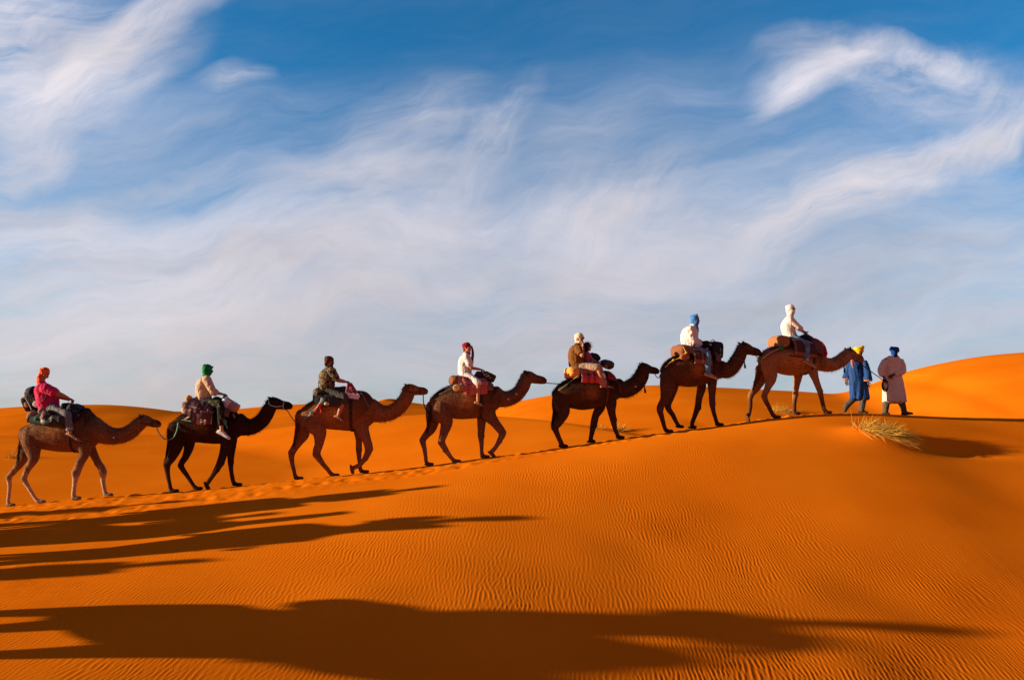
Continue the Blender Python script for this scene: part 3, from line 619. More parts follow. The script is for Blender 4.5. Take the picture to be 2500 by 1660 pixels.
def footwear(kind, ank, toe, n, root, col=None):
    G = Geo(); D = Geo(); sole, f, dn, L = foot_build(ank, toe, n, D)
    def slab(grow, th, off, nm, mt):
        S = Geo(); k = 9; xs = np.linspace(-.075-grow, L*1.06+grow, k); wd = [.024, .034, .036, .034, .036, .043, .046, .040, .020]
        S.tube(np.array([[*(sole+f*x+dn*off), th, w_+grow] for x, w_ in zip(xs, wd)]), side=n, n=12, step=.02, cap=.3); return S.obj(nm, mt, root)
    if kind == 'sandal':
        m1 = fabric('sandal_leather', (.045, .022, .013), rough=.7); sh = slab(.006, .008, .006, 'sandal', m1)
        for x, hh, sl in ((.70, .030, .0), (.30, .062, .25)):
            S = Geo(); rows = []
            for a in np.radians(np.linspace(-95, 95, 11)): rows.append([*(sole+f*(L*x-(1-abs(math.sin(a)))*sl*.05)-dn*(.004+hh*math.cos(a))+n*.046*math.sin(a)), .004, .011])
            S.tube(np.array(rows), side=f, n=6, smooth=False); S.obj('strap', m1, sh)
    elif kind in ('sneaker', 'slipper'):
        c, sc = col
        G.tube(np.array([[*(sole-f*.070-dn*.035), .030, .030], [*(sole-f*.03-dn*.050), .052, .040], [*(sole+f*L*.22-dn*.048), .050, .042], [*(sole+f*L*.52-dn*.034), .036, .046], [*(sole+f*L*.85-dn*.026), .027, .048], [*(sole+f*L*1.02-dn*.020), .018, .034]]), side=n, n=14, step=.015)
        if kind == 'sneaker': G.tube(np.array([[*(ank-f*.008), .046, .040], [*(ank-dn*.03-f*.01), .042, .037]]), side=n, n=12, cap=.3)
        V, F, C = G.melt(.008, 2); sh = mesh_obj('shoe', V, F, fabric('shoe_'+str(abs(hash(c)) % 999), c, rough=.7, var=.15), root); sm = fabric('sole_'+str(abs(hash(sc)) % 999), sc, rough=.8)
        S = Geo(); S.tube(np.array([[*(sole+f*x+dn*.0), .013, w_] for x, w_ in zip(np.linspace(-.09, L*1.06, 8), (.026, .036, .038, .037, .042, .049, .048, .026))]), side=n, n=12, step=.02, cap=.3); S.obj('sole', sm, sh)
        if kind == 'sneaker':
            S = Geo()
            for x in (.30, .38, .46, .54): S.tube(np.array([[*(sole+f*L*x-dn*(.098-.07*(x-.2))+n*.024), .0035], [*(sole+f*L*(x+.02)-dn*(.108-.08*(x-.2))), .0035], [*(sole+f*L*x-dn*(.098-.07*(x-.2))-n*.024), .0035]]), n=6)
            S.obj('laces', fabric('lace', (.55, .52, .48)), sh)
    return D
def person(fr, sp, label, group=None, base=None):
    P = fr.P; h, n = fr.h, fr.n; k = sp.get('s', 1.0)
    def J(q, w=0.0): return P(q[0], q[1], q[2] if len(q) > 2 else w)
    hip, ch, nk = J(sp['hip']), J(sp['chest']), J(sp['neck'])
    root = thing('person', base if base is not None else hip-UP*.12, label, 'person', group)
    tw = math.radians(sp.get('turn', 0)); side = n*math.cos(tw)+h*math.sin(tw)     # how far the shoulders turn toward the viewer
    dp, dw, dc = sp.get('dep', (.13, .125, .13)); lat = sp.get('lat', (.17, .16, .18))
    sho = lerp(ch, nk, .62)
    tor = lambda g: np.array([[*(hip-UP*.02), dp+g, lat[0]+g], [*lerp(hip, ch, .45), dw+g, lat[1]+g], [*ch, dc+g, lat[2]+g], [*lerp(ch, sho, .75), dc*.86+g, lat[2]*.98+g], [*lerp(sho, nk, .35), .085*k+g, .150*k+g], [*lerp(sho, nk, .9), .058*k+g, .075*k+g]])
    a = math.radians(sp.get('yaw', 0)); pit = math.radians(sp.get('pitch', 0)); f = (h*math.cos(a)-n*math.sin(a))*math.cos(pit)+UP*math.sin(pit)
    hd = Head(J(sp['head']), f, sc=sp.get('hs', 1.0)*1.08)
    armw = sp.get('armw', .19)*k; arms = []
    for key, sg in (('armN', -1), ('armF', 1)):
        if key not in sp: continue
        q = sp[key]; w = [sg*armw, sg*armw*1.12, sg*armw*.55]; arms.append((sg, [J(q[i], w[i]) for i in range(3)], J(q[3], sg*armw*.45)))
    legs = []; lw = sp.get('legw', (.10, .36, .40, .42))
    for key, sg in (('legN', -1), ('legF', 1)):
        q = sp.get(key) or sp['legN']; legs.append((sg, [J(q[i], sg*lw[i]) for i in range(3)], J(q[3], sg*lw[3])))
    G = Geo(); D = Geo(); G.tube(tor(-.006), side=side, n=16); hd.build(G)
    G.tube(np.array([[*lerp(sho, nk, .2), .062*k, .066*k], [*nk, .056*k, .058*k], [*hd.at(-.02, 0, -.06), .054*k, .056*k]]), side=side, n=12)
    AR = [.056*k, .043*k, .028*k]; LR = [.088*k, .062*k, .040*k]; ab = sp.get('armfat', 1.0); AR = [AR[0]*ab, AR[1]*ab, AR[2]*(1+(ab-1)*.5)]
    for i, (sg, ap, hp) in enumerate(arms):
        limb(G, ap, AR, side); fw = unit(hp-ap[2]); pn = sp.get('palm', -UP*1.0+h*.1)
        hand_parts(G, D, ap[2], fw, pn, 1 if sg < 0 else -1, k, sp.get('curl', 1.0))
    for sg, lp, tp in legs:
        limb(G, lp, LR, n); 
        D2 = footwear(sp['shoe'], lp[2], tp, n, root, sp.get('shoecol'))
        if sp['shoe'] == 'sandal' or sp.get('bare'): [G.add(v, []) for v in ()]; D.V += D2.V; D.F += [tuple(i+D.n for i in fc) for fc in D2.F]; D.C += D2.C; D.U += D2.U; D.n += D2.n
    V, F, C = G.melt(.0095, 2); B = Geo(); B.add(V, F); B.add(np.concatenate(D.V), D.F); B.obj('body', skin_mat(sp.get('skin', 'fair')), root)
    hd.details(root, glasses=sp.get('glasses', False), eyes=sp.get('eyes', True))
    # trousers
    if 'trouser' in sp:
        m, ln = sp['trouser'][:2]; g = sp['trouser'][2] if len(sp['trouser']) > 2 else .016; T = Geo()
        T.tube(np.array([[*(hip-UP*.075), dp*.9+g, lat[0]*.95+g], [*(hip+UP*.005), dp+g*.8, lat[0]+g*.8], [*lerp(hip, ch, .28), dw+g*.6, lat[1]+g*.6]]), side=side, n=16)
        for sg, lp, tp in legs: limb(T, lp, LR, n, grow=g, f=ln, hi=LR[0]+g+.012)
        V, F, C = T.melt(.0115, 2); V = crease(V, F, .006, 15, 3.3, (1, 1, .6)); mesh_obj(sp.get('tname', 'trousers'), V, F, m, root)
        if ln < 1.95 and sp.get('cuff'):
            for sg, lp, tp in legs:
                S = Geo(); q = lerp(lp[1], lp[2], ln-1); d = unit(lp[2]-lp[1]); r = LR[1]*(2-ln)+LR[2]*(ln-1)+g; S.tube(np.array([[*(q-d*.03), r+.006, r+.006], [*(q+d*.012), r+.009, r+.009]]), side=n, n=14, cap=.25); S.obj('cuff', sp['cuff'], root)
    # shirt
    if 'shirt' in sp:
        m, sl = sp['shirt'][:2]; g = sp['shirt'][2] if len(sp['shirt']) > 2 else .014; T = Geo(); tr = tor(g); tr[0, :3] = tr[0, :3]-UP*sp.get('hem', .02); tr[-1, :3] = lerp(sho, nk, .62); T.tube(tr, side=side, n=18)
        for sg, ap, hp in arms: limb(T, ap, [AR[0]*1.06, AR[1], AR[2]+.006], side, grow=g, f=sl, hi=AR[0]+g+.012)
        V, F, C = T.melt(.0105, 2); V = crease(V, F, sp.get('fold', .006), 13, 7.1, (1, 1, .7)); mesh_obj(sp.get('sname', 'shirt'), V, F, m, root)
    return root, hd, dict(arms=arms, legs=legs, hip=hip, ch=ch, nk=nk, sho=sho, J=J)
WHITE = fabric('white_cotton', (.62, .57, .54), var=.06, bump=.25, scale=8)
DENIM_L = fabric('pale_denim', (.10, .19, .33), var=.35, scale=9); DENIM_G = fabric('grey_denim', (.15, .145, .145), var=.3, scale=10)
CAMO = fabric('camouflage_cloth', (.1, .08, .05), pattern='camo', var=.1); FLORAL = fabric('dark_floral_cloth', (.02, .02, .01), pattern='floral', var=.1)
RIDER = {}
# --- orange scarf, pink shirt
fr = FR[1]
RIDER[1] = r, hd, b = person(fr, dict(head=(430,202), neck=(398,292), chest=(432,400), hip=(470,520), dep=(.185,.215,.185), lat=(.20,.21,.20), yaw=12, s=1.06, armfat=1.28,
  armN=[(435,345),(575,405),(655,440),(705,455)], armF=[(430,345),(560,420),(650,450),(700,458)], legN=[(485,530),(645,600),(672,770),(778,862)], shoe='sandal', skin='warm', hem=.0,
  trouser=(DENIM_G, 1.80, .024), cuff=fabric('denim_turnup', (.42, .40, .38)), shirt=(fabric('pink_jersey', (.58, .018, .085), var=.12), .62, .036)), 'person in a pink shirt and orange headscarf riding the last camel')
scarf(hd, r, fabric('orange_scarf', (.80, .11, .008), var=.35, scale=18), 'cap', [[[*hd.at(-.09, 0, .0), .045], [*hd.at(-.12, -.02, -.09), .05], [*hd.at(-.12, -.03, -.18), .045], [*hd.at(-.10, -.03, -.26), .030]], [[*hd.at(-.07, -.05, -.03), .04], [*hd.at(-.08, -.06, -.13), .04], [*hd.at(-.06, -.06, -.20), .02]]])
# --- green scarf, beige shirt
RIDER[2] = r, hd, b = person(FR[2], dict(head=(497,172), neck=(482,242), chest=(458,330), hip=(462,455), dep=(.145,.15,.14), yaw=-12, pitch=-6,
  armN=[(490,262),(552,385),(632,400),(668,402)], armF=[(490,262),(560,380),(632,398),(668,402)], legN=[(480,472),(618,500),(632,752),(704,826)], shoe='sneaker', shoecol=((.62,.58,.54),(.7,.68,.65)),
  trouser=(FLORAL, 1.72, .022), shirt=(fabric('beige_linen', (.50, .35, .24), var=.1, scale=7), 1.15, .032), hem=.06, fold=.010), 'person in a beige shirt and green headscarf riding the nearly black camel')
scarf(hd, r, fabric('green_scarf', (.004, .19, .045), var=.35, scale=18), 'full', [[[*hd.at(.02, 0, -.10), .05], [*hd.at(.045, 0, -.19), .035], [*hd.at(.09, -.02, -.30), .022], [*hd.at(.16, -.03, -.42), .012], [*hd.at(.23, -.03, -.50), .008]], [[*hd.at(.06, 0, .0), .045], [*hd.at(.115, 0, -.015), .016]], [[*hd.at(.06, .0, .08), .035], [*hd.at(.09, .0, .085), .025]]], seed=2.0)
# --- brown cap of cloth, camouflage shirt
RIDER[3] = r, hd, b = person(FR[3], dict(head=(488,250), neck=(480,305), chest=(466,395), hip=(455,525), dep=(.165,.165,.165), lat=(.18,.175,.2), yaw=-35, turn=-12, skin='warm', armfat=1.1, s=1.03,
  armN=[(510,340),(566,425),(636,440),(672,442)], armF=[(500,340),(566,420),(636,436),(672,440)], legN=[(470,540),(630,590),(572,762),(630,828)], legF=[(470,540),(640,520),(640,700),(690,760)], shoe='sandal',
  trouser=(fabric('dark_grey_twill', (.055, .050, .040), var=.3), 1.35, .028), shirt=(CAMO, .72, .032), fold=.008), 'person in a camouflage shirt and brown headwrap riding with the red bag')
scarf(hd, r, fabric('brown_headwrap', (.085, .04, .018), var=.4), 'cap', [[[*hd.at(-.07, 0, -.01), .05], [*hd.at(-.09, 0, -.07), .035]], [[*hd.at(.04, -.05, -.02), .03], [*hd.at(.03, -.06, -.12), .028], [*hd.at(.03, -.05, -.20), .02]]])
# --- dark red turban, white shirt with small prints
RIDER[4] = r, hd, b = person(FR[4], dict(head=(552,192), neck=(537,252), chest=(528,345), hip=(530,450), dep=(.135,.135,.13), lat=(.16,.15,.165), yaw=38, pitch=10, turn=14, skin='warm', s=.95, hs=.95,
  armN=[(548,285),(592,385),(672,397),(714,408)], armF=[(540,285),(600,385),(672,400),(714,410)], legN=[(548,462),(655,528),(655,705),(704,752)], shoe='sandal',
  trouser=(WHITE, .98, .026), shirt=(fabric('white_printed_cotton', (.62, .58, .57), pattern='spots', var=.05), .62, .032), hem=.05), 'person in white with a dark red turban, riding on the pink blanket')
scarf(hd, r, fabric('dark_red_scarf', (.22, .006, .015), var=.4, scale=18), 'cap', [[[*hd.at(-.06, -.0, -.03), .06], [*hd.at(-.05, 0, -.11), .06], [*hd.at(.02, 0, -.14), .05]]])
G = Geo(); G.tube(np.array([[*hd.at(.075, .075, .03), .010, .035], [*hd.at(.085, .085, -.06), .012, .04], [*hd.at(.085, .07, -.17), .012, .05], [*hd.at(.06, .05, -.30), .014, .05], [*hd.at(.05, .04, -.40), .012, .04]]), side=FR[4].h*.7+FR[4].n*.7, n=10); G.obj('scarf_tail', fabric('dusky_scarf', (.10, .03, .04), var=.3), r)
# --- man with the child, cream headscarf, hand at his mouth
RIDER[5] = r, hd, b = person(FR[5], dict(head=(412,222), neck=(395,278), chest=(375,375), hip=(388,482), dep=(.16,.17,.16), lat=(.185,.18,.195), yaw=52, turn=26, skin='warm', glasses=True, palm=-np.array([1.,0,0]), s=1.02, curl=1.1,
  armN=[(402,322,-.22),(437,390,-.36),(446,296,-.30),(440,262,-.20)], armF=[(400,320,.2),(490,400,.22),(560,440,.10),(595,450,.06)], legN=[(402,490),(585,500),(640,662),(738,694)], shoe='sandal',
  trouser=(fabric('beige_shorts', (.40, .29, .20), var=.12), .96, .024), tname='shorts', shirt=(fabric('rust_brown_cotton', (.155, .058, .010), var=.15), .70, .034)), 'person in a rust brown shirt and cream headscarf with a hand at the mouth')
scarf(hd, r, fabric('cream_scarf', (.70, .58, .40), var=.15, scale=18), 'hood', [[[*hd.at(-.05, -.02, -.09), .06], [*hd.at(-.07, -.04, -.17), .035]]])
W = Geo(); ap = b['arms'][0][1]; q = lerp(ap[1], ap[2], .88); d = unit(ap[2]-ap[1]); W.tube(np.array([[*(q-d*.010), .037, .037], [*(q+d*.010), .036, .036]]), n=12, cap=.2); W.obj('watch', fabric('watch_strap', (.02, .02, .02), rough=.5), r)
# --- the child in front of him
RIDER['child'] = r, hd, b = person(FR[5], dict(head=(490,303), neck=(482,352), chest=(482,400), hip=(500,462), dep=(.085,.085,.085), lat=(.11,.10,.115), yaw=-18, s=.62, hs=.86, armw=.19, legw=(.07,.26,.36,.38), skin='warm',
  armN=[(490,370),(540,425),(580,448),(598,452)], armF=[(490,370),(540,420),(580,446),(598,450)], legN=[(512,468),(606,478),(640,560),(655,590)], shoe='slipper', shoecol=((.6,.55,.52),(.5,.45,.42)),
  trouser=(fabric('child_pink_shorts', (.40, .12, .20)), .9, .014), tname='shorts', shirt=(fabric('mauve_jersey', (.36, .085, .22), var=.12), .5, .014)), 'small dark haired child in a mauve shirt sitting in front of the man')
H = Geo(); H.ell(hd.at(-.022, 0, .036), hd.ax(.100, .086, .092), n=12); H.ell(hd.at(-.05, 0, -.04), hd.ax(.07, .082, .085), n=10); V, F, C = H.melt(.011, 2); V = crease(V, F, .008, 22, 2.0); mesh_obj('hair', V, F, fabric('dark_hair', (.012, .008, .006), rough=.6, var=.4, bscale=90), r)
K = Geo(); N_ = normals(V, F); up_ = V[:, 2] > hd.c[2]-.02; strands(K, V[up_], N_[up_]+FR[5].h*.3, .085, .0022, 240, .3, (1, 1, 1), .4); K.obj('loose_hair', MATS['dark_hair'], r, smooth=False)
# --- blue scarf, white jacket
RIDER[6] = r, hd, b = person(FR[6], dict(head=(497,243), neck=(478,300), chest=(442,395), hip=(455,492), dep=(.175,.185,.175), lat=(.19,.2,.2), yaw=48, turn=10, skin='brown', s=1.02,
  armN=[(452,335),(478,440),(540,470),(572,465)], armF=[(452,335),(510,440),(545,460),(575,462)], legN=[(470,505),(612,575),(622,745),(706,802)], shoe='sneaker', shoecol=((.30,.22,.14),(.5,.42,.3)),
  trouser=(DENIM_L, 1.96, .026), shirt=(WHITE, 1.92, .036), sname='jacket', hem=.05, fold=.013), 'person in a white jacket, jeans and blue headscarf riding beside a black rucksack')
scarf(hd, r, fabric('blue_scarf', (.055, .20, .50), var=.3, scale=18), 'full', [[[*hd.at(.03, 0, -.12), .045], [*hd.at(.06, 0, -.2), .028], [*hd.at(.075, -.01, -.29), .015]], [[*hd.at(.02, 0, .10), .05], [*hd.at(.05, 0, .125), .03]]])
# --- white headscarf and shirt
RIDER[7] = r, hd, b = person(FR[7], dict(head=(550,222), neck=(537,290), chest=(520,385), hip=(545,472), dep=(.14,.14,.14), lat=(.165,.155,.17), yaw=62, turn=20, skin='warm', glasses=True, s=.98,
  armN=[(548,312),(622,385),(672,425),(704,440)], armF=[(540,312),(620,380),(672,425),(704,442)], legN=[(570,485),(700,560),(706,700),(786,768)], shoe='sneaker', shoecol=((.24,.17,.11),(.48,.40,.30)),
  trouser=(fabric('blue_denim', (.12, .20, .33), var=.4, scale=9), 1.80, .022), shirt=(fabric('white_jersey', (.62, .56, .53), var=.05), 1.45, .030), hem=.02), 'person in a white headscarf and shirt riding the leading camel, looking back')
scarf(hd, r, fabric('white_scarf', (.64, .58, .55), var=.08, scale=18), 'full', [[[*hd.at(.0, 0, -.13), .075], [*hd.at(-.01, 0, -.19), .07]]])
for sg, lp, tp in b['legs']:
    S = Geo(); d = unit(lp[2]-lp[1]); S.tube(np.array([[*(lp[2]-d*.075), .043, .043], [*(lp[2]+d*.02), .046, .046]]), side=FR[7].n, n=12, cap=.3); S.obj('sock', WHITE, r)
# ------------------------------------------------------------------ the two men on foot
FR[8] = Frame(2000,800,3.92,380,21.95,0); FR[9] = Frame(2000,800,3.92,720,21.4,0)
def walker(fr, sp, label):
    P, h, n, m = fr.P, fr.h, fr.n, fr.m; root = thing('person', fr.base, label, 'person', 'men walking ahead of the camels')
    a = math.radians(sp['face']); f = h*math.cos(a)+n*math.sin(a); sd = np.cross(UP, f)      # body faces away to the right
    hd = Head(P(*sp['head']), h*math.cos(a*.7)+n*math.sin(a*.7), sc=1.02)
    G = Geo(); D = Geo(); hd.build(G); nk = P(*sp['neck']); G.tube(np.array([[*(nk-UP*.12), .06, .065], [*nk, .058, .06], [*hd.at(-.015, 0, -.05), .055, .058]]), side=n, n=12)
    rb = [[*P((l+r)/2, v), m(r-l)/2*.95, dd*.88] for l, r, v, dd in sp['robe']]
    G.tube(np.array([[q[0], q[1], q[2]-.03, q[3]*.66, q[4]*.62] for q in rb[:5]]), side=n, n=14, fixed=-UP)
    for arm in sp['arms']:
        J = [P(*q) for q in arm[:3]]; limb(G, J, [.052, .042, .029], n); hand_parts(G, D, J[2], P(*arm[3])-J[2], sp.get('palm', f), arm[4], 1.05, .55)
    for st, ft, lift in sp['legs']:
        pts = [P(*q) for q in st]; toe = P(*ft); g = float(ground(toe[0], toe[1])); dz = g+.018-toe[2] if not lift else max(g+.02-toe[2], 0)
        pts = [q+UP*dz*(i/(len(pts)-1)) for i, q in enumerate(pts)]; toe = toe+UP*dz; limb(G, pts, [.085, .06, .042], n)
        footwear('slipper', pts[-1], toe, unit(np.cross(UP, toe-pts[-1]+f*.01)), root, ((.05, .035, .025), (.09, .06, .04)))
        T = Geo(); T.tube(np.array([[*q, .105-.022*i, .10-.018*i] for i, q in enumerate(pts[:-1])]+[[*lerp(pts[-2], pts[-1], .92), .075, .072]]), side=n, n=12)
        V, F, C = T.melt(.012, 2); V = crease(V, F, .008, 14, st[0][0], (1, 1, .5)); mesh_obj('trousers', V, F, sp['tm'], root)
    V, F, C = G.melt(.0095, 2); B = Geo(); B.add(V, F); B.add(np.concatenate(D.V), D.F); B.obj('body', skin_mat('dark'), root); hd.details(root)
    T = Geo(); R = np.array(rb); V0 = R.copy(); T.tube(V0, side=n, n=40, fixed=-UP, cap=.25, step=.03)
    for arm in sp['arms']:
        J = [P(*q) for q in arm[:3]]; e = sp['sleeve']; L_ = cut(J, e[0]); T.tube(np.array([[*q, w, w] for q, w in zip([L_[0], *L_[1:]], (e[1], e[2], e[3]))]), side=n, n=14, cap=.3)
    V, F, C = T.melt(.0115, 2); low = sstep(0, .9, (nk[2]-.35-V[:, 2]))
    ang = np.arctan2((V-P(*sp['neck']))@n, (V-np.array([rb[3][0], rb[3][1], 0]))@h); V = V+normals(V, F)*(low*.016*np.sin(ang*7+3*np.sin(V[:, 2]*2.2)+sp['seed']))[:, None]
    V = crease(V, F, .010, 9, sp['seed'], (1, 1, .45)); robe = mesh_obj('robe', V, F, sp['rm'], root)
    return root, hd, robe, nk, n, f
r8, hd, robe, nk, nn, ff = walker(FR[8], dict(seed=1.0, face=28, head=(383,232), neck=(372,290), tm=fabric('grey_trousers', (.075, .062, .050), var=.25), rm=fabric('blue_robe', (.003, .040, .165), var=.22, scale=6, rough=.75, spec=.3),
  robe=[(345,398,288,.07),(305,432,305,.12),(290,442,335,.155),(284,446,400,.17),(282,455,480,.175),(286,470,560,.185),(288,482,640,.20),(292,482,680,.20)],
  arms=[[(428,325,-.10),(462,430,-.16),(466,515,-.16),(470,560,-.15),1],[(300,325,.10),(272,420,.12),(262,495,.10),(262,530,.08),-1]], sleeve=(1.82,.085,.09,.115),
  legs=[([(372,640,.06),(318,690,.08),(252,755,.08)],(236,812,.06),False),([(425,640,-.08),(413,730,-.09),(404,798,-.09)],(462,822,-.12),False)]), 'person in a blue robe and yellow turban, half hidden by the leading camel')
scarf(hd, r8, fabric('yellow_turban', (.80, .44, .004), var=.25, scale=16), 'turban', [[[*hd.at(.05, -.02, .12), .045], [*hd.at(.11, -.03, .14), .035], [*hd.at(.13, -.03, .11), .02]], [[*hd.at(.0, 0, -.13), .08], [*hd.at(-.02, -.02, -.17), .06]]], name='turban')
G = Geo(); p0 = FR[8].P(322, 352, -.168); G.tube(np.array([[*(p0+UP*.11), .055, .012], [*p0, .045, .012], [*(p0-UP*.09), .012, .012]]), side=nn, n=10); G.obj('embroidery', fabric('pale_embroidery', (.50, .24, .19), var=.8, scale=60), robe)
for q in ((466, 508, -.16), (262, 492, .10)):
    G = Geo(); c = FR[8].P(*q); G.tube(np.array([[*(c+UP*.016), .112, .108], [*(c-UP*.012), .118, .112]]), side=nn, n=18, cap=.1, fixed=UP); G.obj('cuff_trim', fabric('orange_trim', (.5, .2, .07), var=.6, scale=40), robe)
r9, hd, robe, nk, nn, ff = walker(FR[9], dict(seed=4.0, face=48, head=(722,232), neck=(712,268), tm=fabric('brown_grey_trousers', (.085, .068, .042), var=.25), rm=fabric('sand_grey_robe', (.64, .51, .42), var=.12, scale=6),
  robe=[(690,735,262,.07),(640,765,280,.12),(615,785,310,.155),(612,792,380,.165),(610,798,470,.17),(608,812,560,.19),(606,832,640,.21),(608,846,705,.22)],
  arms=[[(632,312,-.10),(592,410,-.14),(618,478,-.20),(632,505,-.21),1],[(775,312,.06),(800,410,-.06),(700,455,-.19),(640,492,-.215),-1]], sleeve=(1.75,.082,.085,.07), palm=-np.array([0,1.,0]),
  legs=[([(645,660,.04),(640,750,.05),(634,815,.05)],(672,835,.02),False),([(765,670,-.05),(800,750,-.05),(814,806,-.05)],(892,822,-.08),True)]), 'person in a sand grey robe and blue turban leading the camels by a rope')
scarf(hd, r9, fabric('royal_blue_turban', (.004, .045, .26), var=.3, scale=16), 'turban', [[[*hd.at(.06, -.01, .07), .045], [*hd.at(.12, -.02, .075), .032], [*hd.at(.15, -.02, .085), .018]]], name='turban')
G = Geo(); hd.ring(G, -.03, -.125, .072, .072, .026, -10, 0, .035); G.obj('scarf', fabric('navy_scarf', (.02, .018, .04), var=.3), r9)
G = Geo(); c0 = FR[9].P(630, 545, -.24)
for i in range(4):
    G.tube(np.array([[*(c0+FR[9].h*(.06+.008*i)*math.cos(a)+UP*(.12+.012*i)*math.sin(a)-UP*.01*i+FR[9].n*(.012*i-.03)), .010] for a in np.linspace(0, 2*np.pi, 22)]), n=6, smooth=False)
tag(G.obj('rope_coil', fabric('dark_rope', (.030, .026, .024), var=.3), loc=c0), 'dark coil of rope held behind the back of the man in the sand grey robe', 'rope')
# ------------------------------------------------------------------ saddles, bags and ropes
def drape(fr, st, t=.03, nu=26, nt=28, seed=0.0, wav=.012, drop=0.0, th=(-90, 90)):
    """saddle cloth hung over the back: st rows u, v at the spine, v at the near hem, half width"""
    u, vt, vb, hw = [cinterp(np.linspace(st[0][0], st[-1][0], nu), [q[0] for q in st], [q[i] for q in st]) for i in range(4)]
    G = Geo(); lay = []
    for off in (0, -t):
        A = np.zeros((nu, nt, 3))
        for i in range(nu):
            zt = fr.P(u[i], vt[i], 0)[2]; zb = fr.P(u[i], vb[i], -hw[i])[2]; b = fr.P(u[i], (vt[i]+vb[i])/2, 0)
            for j, a in enumerate(np.radians(np.linspace(*th, nt))):
                c, s = math.cos(a), math.sin(a); w = (hw[i]+off)*np.sign(s)*abs(s)**.72
                q = b+fr.n*w; q[2] = zb+(zt+off-zb)*max(c, 0)**.62-(drop if s > 0 else 0)*abs(s)
                wv = wav*(fbm(u[i]/28+seed, a*2.2, seed, 2)); q = q+fr.n*np.sign(s)*abs(s)*wv+UP*wv*.8*c+fr.h*wv*.5; A[i, j] = q
        lay.append(A)
    V = np.concatenate([lay[0].reshape(-1, 3), lay[1].reshape(-1, 3)]); M_ = nu*nt; F = []
    for i in range(nu-1):
        for j in range(nt-1):
            a = i*nt+j; F.append((a, a+1, a+nt+1, a+nt)); F.append((a+M_, a+nt+M_, a+nt+1+M_, a+1+M_))
    for i in range(nu-1):
        for j in (0, nt-1): a = i*nt+j; F.append((a, a+nt, a+nt+M_, a+M_))
    for j in range(nt-1):
        for i in (0, nu-1): a = i*nt+j; F.append((a, a+1, a+1+M_, a+M_))
    uu, vv = np.meshgrid(np.linspace(0, 1, nu), np.linspace(0, 1, nt), indexing='ij'); uv = np.stack([uu.ravel(), vv.ravel()], -1)
    return G.add(V, F, (1, 1, 1), np.concatenate([uv, uv]))
def cushion(fr, u, v, ru, rv, w, hw, e=.7, tilt=0, n=14, lump=.010, seed=0.0, voxel=.012):
    """stuffed roll or bag: centre, half sizes in crop units, sideways place and half width in metres"""
    a = math.radians(tilt); A = fr.h*math.cos(a)-UP*math.sin(a); B = fr.h*math.sin(a)+UP*math.cos(a)
    G = Geo(); G.ell(fr.P(u, v, w), [A*fr.m(ru), fr.n*hw, B*fr.m(rv)], e=e, n=n+6)
    V, F = np.concatenate(G.V), G.F
    if lump:
        V, F, C = G.melt(voxel, 2); V = crease(V, F, lump, 7, seed+u*.01, (1, .6, 1))
    K = Geo(); uv = np.stack([.5+(V-fr.P(u, v, w))@A/(2*fr.m(ru)), .5+(V-fr.P(u, v, w))@B/(2*fr.m(rv))], -1); K.add(V, F, (1, 1, 1), uv); return K
def belt(fr, T, u, th0, th1, mat, name, parent, wd=.028, off=.016, u2=None, k=26):
    """girth round the trunk at station u, from angle th0 to th1 (0 top, 90 near side)"""
    us, vt, vb, hw = zip(*T['torso']); rows = []
    for i, a in enumerate(np.radians(np.linspace(th0, th1, k))):
        q = u+((u2 or u)-u)*i/(k-1); t, b, w = (np.interp(q, us, z) for z in (vt, vb, hw)); r = fr.m((b-t)/2)
        c = fr.P(q, (t+b)/2, 0); rows.append([*(c+UP*math.cos(a)*(r+off)-fr.n*math.sin(a)*(w+off)), .006, wd])
    G = Geo(); G.tube(np.array(rows), side=fr.h, n=8, smooth=False, cap=.3); return G.obj(name, mat, parent)
def rope(pts, r, mat, name, parent=None, step=.05, n=7):
    G = Geo(); G.tube(np.array([[*p, r, r] for p in pts]), n=n, step=step); o = G.obj(name, mat, parent, loc=None if parent else pts[0]); return o
def knot(c, r, mat, name, parent, seed=0.0, tails=()):
    G = Geo(); G.ell(c, [fr_h(r), np.array([0, r, 0]), UP*r], n=8); G.ell(c+UP*r*.5+np.array([r*.6, 0, 0]), [fr_h(r*.7), np.array([0, r*.7, 0]), UP*r*.6], n=8); G.ell(c-UP*r*.4-np.array([r*.6, 0, 0]), [fr_h(r*.8), np.array([0, r*.6, 0]), UP*r*.6], n=8)
    for t in tails: G.tube(np.array([[*p, r*.35, r*.35] for p in t]), n=7, step=.03)
    V, F, C = G.melt(.009, 1); return mesh_obj(name, crease(V, F, .006, 40, seed), F, mat, parent)
def fr_h(r): return np.array([r, 0, 0])
def on(k, u, v, off=.016):
    """a point lying on the near flank of animal k"""
    us, vt, vb, hw = zip(*CAM_T[k]['torso']); t, b, w = (np.interp(u, us, z) for z in (vt, vb, hw)); s = np.clip((v-(t+b)/2)/((b-t)/2), -.99, .99); return FR[k].P(u, v, -(w*math.sqrt(1-s*s)+off))
def saddle(k, label): return thing('saddle', FR[k].P(*SADC[k]), label, 'saddle')
SADC = {1: (520, 620), 2: (480, 600), 3: (480, 600), 4: (560, 580), 5: (450, 600), 6: (500, 590), 7: (570, 590)}
BLK = fabric('black_canvas', (.014, .013, .014), var=.3, rough=.75); LEA = fabric('black_leather', (.016, .013, .012), rough=.5, var=.25, spec=.4)
BRN = fabric('brown_felt', (.20, .075, .032), var=.2, scale=12); DBR = fabric('dark_webbing', (.04, .024, .016), var=.3); STEEL = fabric('dark_iron', (.02, .018, .016), rough=.5, var=.2)
CH, CHN = FR[1].h, FR[1].n
